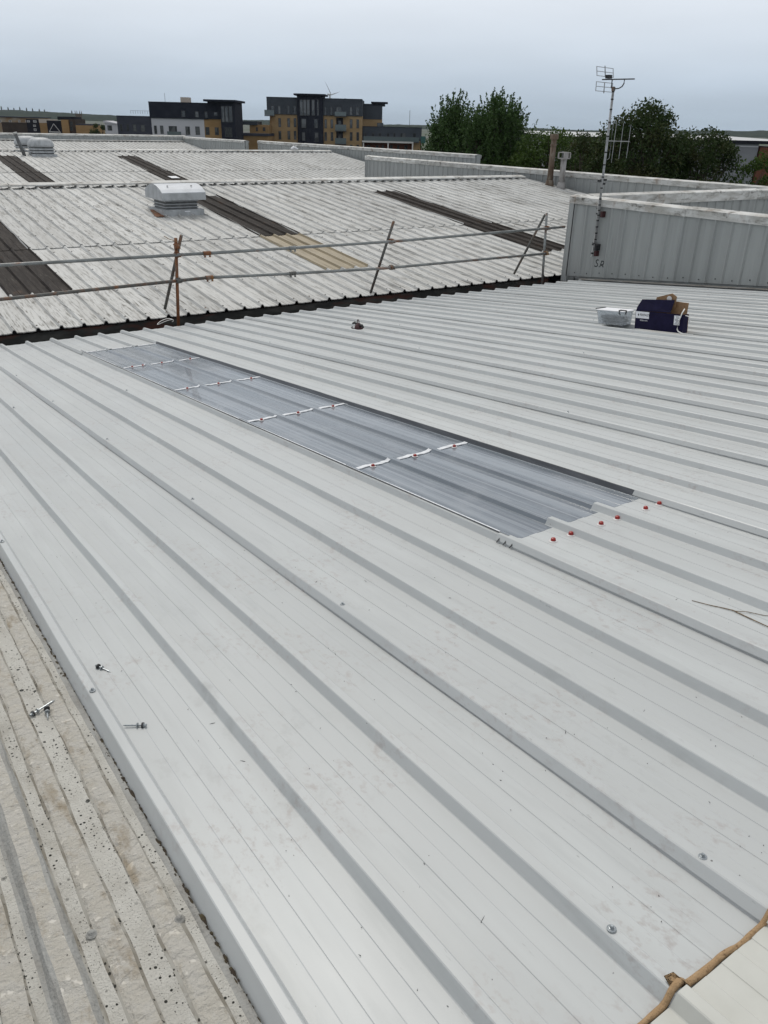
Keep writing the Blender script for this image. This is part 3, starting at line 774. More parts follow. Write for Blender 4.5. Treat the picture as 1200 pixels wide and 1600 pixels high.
tube('post', [(12.34, 12.19, -3.22), (12.22, 12.17, -1.51)], TR, 'galv', sc)
tube('raker', [(12.16, 12.89, -2.80), (12.225, 12.22, -1.55)], TR, 'rust_grey', sc)
def coupler(x, y, z, mk='rust', along=True):
    b = MB(); L = .045
    if along:
        b.tube([W(sc, x - .06, y, z), W(sc, x + .06, y, z)], .033, 10)
        for dx in (-.04, .04): b.box(*sum(([p - .012, p + .012] for p in W(sc, x + dx, y - .02, z - .045)), []))
    else:
        b.tube([W(sc, x - .035, y, z), W(sc, x + .035, y, z)], .036, 10)
        b.tube([W(sc, x, y + .03, z - .04), W(sc, x, y + .03, z + .04)], .036, 10)
        b.tube([W(sc, x - .03, y - .045, z + .02), W(sc, x - .03, y + .06, z + .02)], .010, 6)
        b.tube([W(sc, x + .03, y - .05, z - .02), W(sc, x + .03, y + .07, z - .02)], .010, 6)
    b.build('coupler', MT[mk], sc)
for x, z, mk in ((4.93, -1.846, 'rust'), (4.95, -2.216, 'rust'), (6.42, -1.851, 'galv'), (6.42, -2.26, 'rust_grey')): coupler(x, 12.10 if z > -2 else 12.12, z, mk)
for x, z, mk in ((4.465, -1.845, 'rust'), (4.45, -2.225, 'rust_grey'), (4.47, -1.72, 'rust'), (8.425, -1.853, 'rust'), (8.44, -2.305, 'rust_grey'), (12.24, -1.797, 'rust'), (12.28, -2.29, 'rust')): coupler(x, 12.12, z, mk, False)
MB().tube([W(sc, 4.30, 12.17, -1.57), W(sc, 4.36, 12.14, -1.61), W(sc, 4.5, 12.12, -1.66), W(sc, 4.53, 12.13, -1.70)], .006, 6).build('tie_wire', MT['kraft'], sc)
# loop of pale wire lying in the gutter mouth
wl_ = MB(); pts = []
for i in range(22):
    a = i / 21 * 2 * pi * 1.08
    pts.append((4.13 + .13 * cos(a), 11.98 + .05 * sin(a), CZ - 2.79 + .03 * sin(a * 1.5)))
wl_.tube(pts, .005, 5)
tag(wl_.build('wire_loop', MT['strap']), 'small loop of pale wire at the gutter by the rusty post', 'wire')

# ------------------------------------------------------------------ television aerial
an = empty('television_aerial', (12.98, 11.51, CZ - 2.2), 0, 'tall television aerial mast clamped to the end of the wall', 'aerial')
MX = 12.985
def aw(x, y, z): return W(an, x, y, z)
def mast(z): return (MX, 11.49 + .018 * (z + 2.2), z)
b = MB(); b.tube([aw(*mast(-2.18)), aw(*mast(.74))], .023, 10); b.build('mast', MT['alu'], an, smooth=True)
z = -2.0
tapes = [-1.98, -1.86, -1.74, -1.62, -1.52, -1.43, -1.33, -1.22, -1.02, -.82, -.60, -.38, -.10, .14, .36, .53, .66]
for z in tapes:
    MB().tube([aw(*mast(z - .012)), aw(*mast(z + .012))], .0265, 10).build('tape_band', MT['black'], an, smooth=True)
# clip row of the down lead
b = MB(); b.tube([aw(MX + .01, 11.545, -.2), aw(MX + .01, 11.535, -1.2), aw(MX + .03, 11.57, -1.42), aw(MX + .04, 11.55, -1.70), aw(MX + .04, 11.58, -2.30), aw(MX + .05, 11.60, -2.33)], .007, 6); b.build('cable', MT['strap'], an)
for z in (-1.40, -1.50, -2.09, -2.26): MB().box(*[q for p, d in zip(aw(MX + .045, 11.575, z), (.02, .018, .014)) for q in (p - d, p + d)]).build('cable_clip', MT['black'], an)
b = MB(); b.box(*[q for p, d in zip(aw(13.03, 11.43, -1.50), (.045, .028, .055)) for q in (p - d, p + d)]); b.build('wall_bracket', MT['maroon'], an)
b = MB(); b.box(*[q for p, d in zip(aw(13.03, 11.47, -2.13), (.06, .04, .06)) for q in (p - d, p + d)]); b.tube([aw(12.95, 11.53, -2.05), aw(12.95, 11.36, -2.07)], .010, 6); b.build('mast_clamp', MT['black'], an)
b = MB(); b.box(*[q for p, d in zip(aw(13.03, 11.46, -2.25), (.045, .028, .05)) for q in (p - d, p + d)]); b.build('wall_bracket', MT['maroon'], an)
# UHF array: boom points towards the viewer's right
RH = Vector((.82196, -.56954, 0)); FH = Vector((.56954, .82196, 0)); UP = Vector((0, 0, 1))
bd = (RH * .74 - FH * .67).normalized(); wd = (RH * .67 + FH * .74).normalized()
top = Vector(aw(*mast(.70)))
bo = top + UP * .16
b = MB(); b.tube([bo - bd * .26, bo + bd * .40], .012, 6); b.build('boom', MT['black'], an)
b = MB(); b.box(*[q for p, d in zip(bo - bd * .13 + UP * .045, (.045, .045, .03)) for q in (p - d, p + d)]); b.build('junction_box', MT['black'], an)
for i in range(8):
    c = bo + bd * (.02 + i * .052)
    MB().tube([c - wd * .035, c + wd * .035], .005, 5).build('director', MT['black'], an)
for sgn in (1, -1):      # two grid reflectors
    o_ = bo - bd * .20 + UP * (.03 * sgn)
    vdir = (UP * .95 * sgn - bd * .18).normalized() if sgn > 0 else (UP * -1.0 + bd * .05).normalized()
    b = MB()
    for k in (.02, .095, .17): b.tube([o_ + vdir * k - wd * .31, o_ + vdir * k + wd * .31], .0055, 5)
    for k in (-.31, 0, .31): b.tube([o_ + vdir * .015 + wd * k, o_ + vdir * (.175 if k else .20) + wd * k], .0075 if k else .010, 5)
    b.build('reflector_grid', MT['alu'], an)
b = MB(); b.tube([bo - bd * .05, bo - bd * .05 - UP * .14, top + UP * .0], .012, 6); b.build('arm', MT['black'], an)
b = MB(); c0 = bo + bd * .20
b.tube([c0, c0 - UP * .07, c0 - UP * .12 - bd * .03, c0 - UP * .15 - bd * .09, top], .011, 6); b.build('arm', MT['black'], an)
b = MB(); b.lathe([(.03, -.035), (.036, -.02), (.036, .02), (.03, .035)], 10, tuple(top)); b.build('mast_clamp', MT['rust_grey'], an)
# upright three-element array lower down
m0 = Vector(aw(*mast(-.18))); bd2 = (RH * .93 - FH * .37).normalized()
MB().tube([m0 - bd2 * .03, m0 + bd2 * .42], .009, 6).build('boom', MT['alu'], an)
for k, hl, dz in ((.13, .34, .04), (.26, .31, .0), (.40, .29, -.0)):
    c = m0 + bd2 * k
    MB().tube([c - UP * (hl + dz), c + UP * (hl - dz * .5)], .0055, 5).build('dipole', MT['alu'], an)
pts = [m0 + bd2 * .10 + UP * .30 + bd2 * .03 * cos(a) + UP * .06 * sin(a) for a in [i * pi / 6 for i in range(7)]]
MB().tube([m0 + bd2 * .05 - UP * .33] + [m0 + bd2 * .08 - UP * .30] + pts[::-1] + [m0 + bd2 * .13 - UP * .1], .006, 5).build('folded_dipole', MT['alu'], an)
m1 = Vector(aw(*mast(-.90)))
b = MB()
for dz in (-.022, .022): b.tube([m1 + RH * -.26 + UP * dz * .3, m1 + RH * -.18 + UP * dz, m1 + RH * .18 + UP * dz, m1 + RH * .22 + UP * dz * .3], .005, 5)
b.build('folded_dipole', MT['alu'], an)
for dx, dz in ((-.06, .01), (.05, .03), (.03, -.04)):
    c = m1 + RH * dx + UP * dz
    MB().box(c.x - .03, c.x + .03, c.y - .02, c.y + .02, c.z - .018, c.z + .018).build('clamp', MT['black'], an)

# ------------------------------------------------------------------ roof ventilators and flues
def zb1(y): return CZ - 2.855 + (y - 12.58) * T5 + .034
v1 = empty('roof_ventilator', (7.54, 20.28, zb1(20.28)), 0, 'boxy grey roof ventilator with arched hood beside a dark strip', 'ventilator')
zc = -zb1(20.28) + CZ + .03
MB().box(-.52, .52, -.53, .53, -.10, -1.99 + zc).build('base_flange', MT['vent'], v1)
MB().box(-.40, .40, -.40, .40, -1.99 + zc, -1.72 + zc).build('throat', MT['vent_dark'], v1)
for k in range(3): MB().box(-.425, .425, -.425, .425, -1.955 + zc + k * .07, -1.935 + zc + k * .07).build('louvre', MT['vent'], v1)
hp = [(-.60, -1.775 + zc), (-.60, -1.615 + zc)] + [(-.60 + 1.2 * i / 10, -1.60 + zc + .165 * sin(pi * i / 10) ** .8) for i in range(11)] + [(.60, -1.615 + zc), (.60, -1.775 + zc)]
b = MB(); b.prism(hp, 0, -.54, .56)
for f_i, f in enumerate(b.f): b.mi[f_i] = 1 if 1 <= f_i <= 11 else 0
b.build('hood', [MT['vent'], MT['vent_top']], v1)
MB().box(.561, .575, -.5, .35, -1.76 + zc, -1.63 + zc).build('hood_flap', MT['vent'], v1)
for dx in (-.3, .3):
    MB().lathe([(.02, 0), (.02, .012), (.01, .018)], 8, (dx, -.35, -1.475 + zc)).build('hood_bolt', MT['rubber'], v1)
MB().box(.02, .16, -.5315, -.5305, -2.045 + zc, -2.025 + zc).build('maker_plate', MT['label_white'], v1)
MB().add([(-.75, -.62, -.055), (-.52, -.62, -.055), (-.50, .2, .03), (-.60, .2, .03)], [(0, 1, 2, 3)]).build('soaker_sheet', MT['rust'], v1)

def zb2(y): return CZ - 2.87 + (y - 35.45) * T5 + .034
def dome_vent(label, x, y, zt):
    t = empty('dome_ventilator', (x, y, zb2(min(y, 47.6))), 0, label, 'ventilator', 'dome ventilators')
    z_ = zb2(min(y, 47.6)); d = CZ + zt - z_
    MB().box(-.60, .60, -.58, .58, -.12, .04).build('base_flange', MT['vent'], t)
    MB().box(-.48, .48, -.48, .48, .04, d - .40).build('throat', MT['vent_dark'], t)
    for k in range(2): MB().box(-.53, .53, -.53, .53, .10 + k * .13, .17 + k * .13).build('louvre', MT['vent'], t)
    b = MB(); vs_ = []; n, m = 28, 9
    for i in range(m + 1):
        ph = i / m * pi / 2
        for j in range(n):
            a = 2 * pi * j / n
            ca, sa = cos(a), sin(a)
            rr = (abs(ca) ** 3 + abs(sa) ** 3) ** (-1 / 3) * .60 * cos(ph) ** .62
            vs_.append((rr * ca, rr * sa, d - .43 + .43 * sin(ph) ** .85))
    fs = [(i * n + j, i * n + (j + 1) % n, (i + 1) * n + (j + 1) % n, (i + 1) * n + j) for i in range(m) for j in range(n)]
    fs.append(tuple(range(n - 1, -1, -1)))
    b.add(vs_, fs); b.build('dome', MT['vent'], t, smooth=True)
    return t
dome_vent('rounded grey dome ventilator standing before the second ridge', 10.38, 46.15, -.95)
dome_vent('rounded dome ventilator half hidden behind the nearer dome', 10.26, 48.7, -.93)
fl = empty('leaning_flue', (9.5, 45.9, zb2(45.9)), 0, 'leaning grey flue pipe with pale cap beside the dome ventilators', 'flue')
def fw_(x, y, z): return W(fl, x, y, z)
MB().tube([fw_(9.52, 45.95, -1.90), fw_(9.22, 45.95, -.80)], .085, 12).build('pipe', MT['vent_dark'], fl, smooth=True)
MB().tube([fw_(9.225, 45.95, -.82), fw_(9.20, 45.95, -.73)], [.12, .10], 12).build('cap', MT['cap_white'], fl, smooth=True)
MB().tube([fw_(9.80, 45.95, -1.88), fw_(9.75, 45.95, -1.62), fw_(9.50, 45.95, -1.50)], .05, 8).build('stay', MT['vent'], fl)
MB().box(*[q for p, d in zip(fw_(9.6, 45.95, -1.84), (.28, .12, .03)) for q in (p - d, p + d)]).build('foot_plate', MT['vent_dark'], fl)

def flue(label, x, y, top_, rad, mk, capf):
    zz = CZ - 2.855 + (y - 12.58) * T5
    t = empty('flue_pipe', (x, y, zz), 0, label, 'flue')
    H = CZ + top_ - zz
    b = MB(); b.lathe([(rad * 1.6, -.05), (rad * 1.55, .10), (rad * 1.25, .22), (rad * 1.15, .24)], 14); b.build('base_collar', MT[mk], t)
    b = MB(); b.lathe([(rad * 1.12, .2), (rad, H * .5), (rad, H * .80)], 14); b.build('pipe', MT[mk], t, smooth=True)
    b = MB(); b.lathe([(rad * 1.12, H * .78), (rad * 1.12, H * .82)], 14); b.build('joint_band', MT[mk], t)
    capf(t, H, rad, mk)
    return t
def cap_a(t, H, r_, mk):
    b = MB(); b.lathe([(r_ * .95, H * .82), (r_ * 1.0, H - .17), (r_ * 1.45, H - .16), (r_ * 1.5, H - .02), (r_ * 1.35, H), (r_ * .9, H - .01)], 14); b.build('cowl', MT[mk], t)
def cap_b(t, H, r_, mk):
    b = MB(); b.lathe([(r_ * .9, H * .78), (r_ * .9, H - .04)], 12); b.build('inner_pipe', MT['vent_dark'], t)
    for k in (0, 1): MB().box(-r_ * 1.5, r_ * 1.5, -r_ * 1.5, r_ * 1.5, H - .22 + k * .19, H - .19 + k * .19).build('cowl_plate', MT[mk], t)
    for sx in (-1, 1):
        for sy in (-1, 1):
            MB().box(sx * r_ * 1.4 - .02, sx * r_ * 1.4 + .02, sy * r_ * 1.4 - .02, sy * r_ * 1.4 + .02, H - .19, H - .03).build('cowl_post', MT[mk], t)
    MB().box(-r_ * 1.3, r_ * .6, -r_ * 1.44, -r_ * 1.3, H - .19, H - .03).build('cowl_side', MT[mk], t)
flue('tall rust brown flue pipe standing before the long clad wall', 22.22, 22.15, -.16, .098, 'flue_brown', cap_a)
flue('short pale grey flue with square cowl beside the brown flue', 22.30, 21.65, -.71, .10, 'flue_grey', cap_b)
gl = empty('ridge_cowl', (25.5, 47.4, CZ - 1.60), 0, 'small crumpled white cowl on the second ridge', 'cowl')
b = MB(); b.lathe([(.16, 0), (.20, .06), (.09, .14)], 7); b.build('collar', MT['cap_white'], gl)
b = MB(); b.tube([(-.25, 0, .16), (-.05, .02, .24), (.22, 0, .15)], [.05, .09, .04], 7); b.build('hood', MT['label_white'], gl)
b = MB(); b.tube([(.05, 0, .14), (.12, .02, .36)], [.05, .03], 6); b.build('vane', MT['cap_white'], gl)

# ------------------------------------------------------------------ things lying on the new roof
bx = empty('cardboard_box', (8.33, 6.085, zn(6.085) + HR), 0, 'open navy cardboard box with white label near the clad wall', 'box')
bx.rotation_euler = (-math.atan(TN), radians(0), radians(.5))
bl, bw, bh = .345, .10, .215                         # half length (y), width (x), wall height
th = .006
x0, x1 = -.14, -.14 + bw
MB().box(x0, x0 + th, -bl, bl, 0, bh).build('front_panel', MT['navy_card'], bx)
MB().box(x1 - th, x1, -bl, bl, 0, bh).build('back_panel', MT['kraft'], bx)
MB().box(x0 + th, x1 - th, -bl, -bl + th, 0, bh).build('side_panel', MT['navy_card'], bx)
MB().box(x0 + th, x1 - th, bl - th, bl, 0, bh).build('side_panel', MT['navy_card'], bx)
MB().box(x0 + th, x1 - th, -bl + th, bl - th, 0.001, .01).build('floor_panel', MT['kraft'], bx)
def flap(name, mk, pts, nrm, t_=.005):
    n_ = Vector(nrm).normalized() * t_
    k = len(pts); vs_ = [Vector(p) for p in pts] + [Vector(p) + n_ for p in pts]
    return MB().add(vs_, [tuple(range(k)), tuple(range(2 * k - 1, k - 1, -1))] + [(i, i + k, (i + 1) % k + k, (i + 1) % k) for i in range(k)]).build(name, mk, bx)
# front flap stands up, torn short at the near end; other flaps brown inside
flap('front_flap', MT['navy_card'], [(x0 + .002, bl - .004, bh + .002), (x0 + .002, -.16, bh + .012), (x0 + .03, -.185, bh + .155), (x0 + .045, bl - .05, bh + .135), (x0 + .012, bl - .01, bh + .045)], (1, 0, .2))
flap('back_flap', MT['kraft'], [(x1, bl - .02, bh), (x1, -bl + .03, bh), (x1 + .02, -bl + .03, bh + .12), (x1 + .02, -.02, bh + .135)], (1, 0, .2))
flap('handle_flap', MT['kraft'], [(x0 + .065, .13, bh + .09), (x0 + .065, -.17, bh + .05), (x0 + .07, -.18, bh + .19), (x0 + .075, -.11, bh + .225), (x0 + .07, .10, bh + .17)], (1, 0, .1))
hb = MB(); n = 14
hb.add([(x0 + .060, -.085 + .036 * cos(2 * pi * i / n), bh + .165 + .030 * sin(2 * pi * i / n)) for i in range(n)], [tuple(range(n))])
hb.build('hand_hole', MT['washer'], bx)
MB().box(x0 - .0015, x0, .14, bl - .006, bh - .085, bh - .005).build('label', MT['label_white'], bx)
MB().box(x0 - .0015, x0, -bl + .045, -bl + .125, bh - .125, bh - .015).build('label', MT['label_white'], bx)
lines = MB()
for i in range(7):
    yy0 = -bl + .052 + RNG.random() * .02
    lines.box(x0 - .0025, x0 - .0016, yy0, yy0 + .035 + RNG.random() * .02, bh - .115 + i * .014, bh - .110 + i * .014)
lines.build('label_print', MT['ink'], bx)
def lettering(txt, size, mk, par, loc, rot):
    cu = bpy.data.curves.new('lettering', 'FONT'); cu.body = txt; cu.size = size; cu.extrude = .0004; cu.resolution_u = 2
    tmp = bpy.data.objects.new('lettering_tmp', cu); COL.objects.link(tmp)
    dg = bpy.context.evaluated_depsgraph_get()
    me = bpy.data.meshes.new_from_object(tmp.evaluated_get(dg)); bpy.data.objects.remove(tmp)
    me.materials.clear(); me.materials.append(mk)
    o = link('lettering', me, par, loc); o.rotation_euler = rot; return o
RT = (pi / 2, 0, -pi / 2)
lettering('FIXFAST', .040, MT['ink'], bx, (x0 - .003, .275, bh - .057), RT)
MB().add([(x0 - .003, .300, bh - .028), (x0 - .003, .286, bh - .045), (x0 - .003, .300, bh - .062), (x0 - .003, .306, bh - .045)], [(0, 1, 2, 3)]).build('logo', MT['ink'], bx)
lettering('fixfast.com', .026, MT['label_white'], bx, (x0 - .003, .27, bh - .115), RT)
b = MB()
pts = [(x0 + .05, -bl + .03, bh + .06), (x0 - .004, -bl + .02, bh + .02), (x0 - .012, -bl + .055, bh - .10), (x0 - .016, -bl + .06, bh - .17), (x0 - .03, -bl + .03, .022), (x0 - .04, -bl - .04, .006), (x0 - .03, -bl - .17, .004)]
b.tube(pts, .007, 6)
b.tube([(x0 + .03, -bl - .004, bh - .01), (x0 + .04, -bl - .05, bh - .02), (x0 + .05, -bl - .055, bh - .08)], .006, 6)
b.build('strap', MT['strap'], bx, smooth=True)

tu = empty('plastic_tub', (8.33, 6.87, zn(6.87) + HR), 0, 'small clear plastic tub of fixings next to the navy box', 'tub')
tu.rotation_euler = (-math.atan(TN), 0, radians(1.5))
def rrect(hx, hy, r_, z, n=4):
    o = []
    for cx, cy, a0 in ((hx - r_, hy - r_, 0), (-hx + r_, hy - r_, 90), (-hx + r_, -hy + r_, 180), (hx - r_, -hy + r_, 270)):
        for i in range(n + 1):
            a = radians(a0 + 90 * i / n); o.append((cx + r_ * cos(a), cy + r_ * sin(a), z))
    return o
def loft(loops, capb=True, capt=False):
    b = MB(); n = len(loops[0]); vs_ = [p for l in loops for p in l]
    fs = [(i * n + j, i * n + (j + 1) % n, (i + 1) * n + (j + 1) % n, (i + 1) * n + j) for i in range(len(loops) - 1) for j in range(n)]
    if capb: fs.append(tuple(range(n - 1, -1, -1)))
    if capt: fs.append(tuple(range(len(vs_) - n, len(vs_))))
    return b.add(vs_, fs)
loft([rrect(.085, .205, .025, .004), rrect(.10, .225, .03, .165), rrect(.108, .233, .03, .167), rrect(.108, .233, .03, .175), rrect(.096, .219, .028, .174), rrect(.080, .199, .023, .010)], True, True).build('body', MT['tub'], tu, smooth=False)
loft([rrect(.107, .232, .03, .1755), rrect(.110, .236, .031, .181), rrect(.102, .226, .03, .187), rrect(.06, .18, .025, .185)], True, True).build('lid', MT['label_white'], tu)
b = MB()
for i in range(520):
    px, py, pz = RNG.uniform(-.070, .070), RNG.uniform(-.188, .188), RNG.uniform(.014, .095) + .02 * RNG.random()
    d = Vector((RNG.uniform(-1, 1), RNG.uniform(-1, 1), RNG.uniform(-.5, .5))).normalized() * .016
    q = Vector((px, py, pz)); b.tube([q - d, q + d], .0032, 4)
tag(b.build('fixings', MT['zinc'], tu), kind='stuff')
for yy in (-1, 1):
    b = MB(); b.tube([(-.05, yy * .236, .184), (-.05, yy * .245, .180), (-.045, yy * .25, .155)] if yy > 0 else [(-.06, yy * .15, .189), (-.115, yy * .16, .192), (-.12, yy * .165, .155), (-.105, yy * .17, .148)], .009, 6)
    if yy > 0: b.box(-.085, .085, .215, .246, .181, .194)
    else: b.tube([(-.075, -.145, .192), (-.07, -.24, .190), (-.09, -.252, .184), (-.10, -.25, .150)], .009, 6)
    b.build('clip_handle', MT['black'], tu)

tl = empty('suction_lifter', (5.86, 9.18, zn(9.18) + HR), 0, 'small dark red and black hand tool lying on the new roof', 'tool')
b = MB(); b.lathe([(.06, 0), (.066, .012), (.055, .035), (.035, .06), (.02, .075)], 12, (0, 0, 0), 1, 1.1); b.build('body', MT['maroon'], tl)
for sy in (-1, 1):
    b = MB(); b.tube([(0, sy * .03, .05), (-.005, sy * .09, .065), (-.01, sy * .135, .045)], [.017, .018, .013], 8); b.build('arm', MT['black'], tl, smooth=True)
b = MB(); pts = [(.0, .012 + .022 * cos(i * pi / 6), .092 + .028 * sin(i * pi / 6)) for i in range(13)]
b.tube(pts, .007, 6, cap=False); b.build('loop', MT['maroon'], tl, smooth=True)
b = MB(); b.lathe([(.018, 0), (.018, .02), (.010, .024)], 10, (-.055, .022, .008)); b.build('knob', MT['washer'], tl)
b = MB(); b.lathe([(.05, 0), (.055, .012), (.04, .02)], 10, (-.03, .05, 0)); b.build('pad', MT['black'], tl)

# loose self-drilling screws
def loose(label, x, y, zf, rz, ln=.055, group=None, tiltx=.0):
    t = empty('loose_screw', (x, y, zf), rz, label, 'screw')
    t.rotation_euler = (-math.atan(TN) * .6 + tiltx, radians(0), rz)
    b = MB(); b.tube([(0, 0, .0062), (ln * .85, 0, .0045), (ln, 0, .004)], [.0028, .0027, .0006], 7); b.build('shank', MT['zinc'], t)
    b = MB(); b.tube([(-.006, 0, .0065), (.0, 0, .0063)], [.0095, .0098], 12); b.build('washer', MT['rubber'], t)
    b = MB(); b.tube([(-.015, 0, .0068), (-.0075, 0, .0066), (-.006, 0, .0065)], [.0046, .0046, .0078], 8); b.build('head', MT['zinc'], t)
    b = MB(); b.tube([(.013, 0, .006), (.0165, 0, .0058)], [.0088, .0085], 12); b.build('sliding_washer', MT['zinc'], t)
    return t
loose('loose long screw lying furthest up the new sheet, head away from viewer', .492, 2.515, zn(2.515), radians(-62), .058)
loose('loose long screw on the new sheet, lower of the two, point touching the edge rib', .505, 2.065, zn(2.065), radians(146), .062)
loose('loose screw on the lichen covered sheet, shank pointing at the new roof', .235, 2.365, zn(2.365) - .008, radians(25), .085)
loose('loose screw crossing another on the lichen covered sheet, point towards viewer', .275, 2.355, zn(2.355) - .003, radians(-100), .05)
# dry twig
tw = empty('twig', (2.58, 1.52, zn(1.52)), 0, 'thin dry forked twig lying on the new roof', 'twig')
def tp(x, y, dz=.004): return (x - 2.58, y - 1.52, zn(y) + dz - zn(1.52))
MB().tube([tp(2.585, 1.535), tp(2.60, 1.47, .006), tp(2.625, 1.42), tp(2.635, 1.385, .005), tp(2.63, 1.33), tp(2.62, 1.25, .006), tp(2.615, 1.15)], [.0012, .0016, .0020, .0022, .0022, .0020, .0014], 6).build('stem', MT['twig'], tw)
MB().tube([tp(2.633, 1.38, .005), tp(2.665, 1.345, .006), tp(2.69, 1.29, .005), tp(2.72, 1.26, .004)], [.0016, .0014, .0012, .0008], 5).build('side_shoot', MT['twig'], tw)

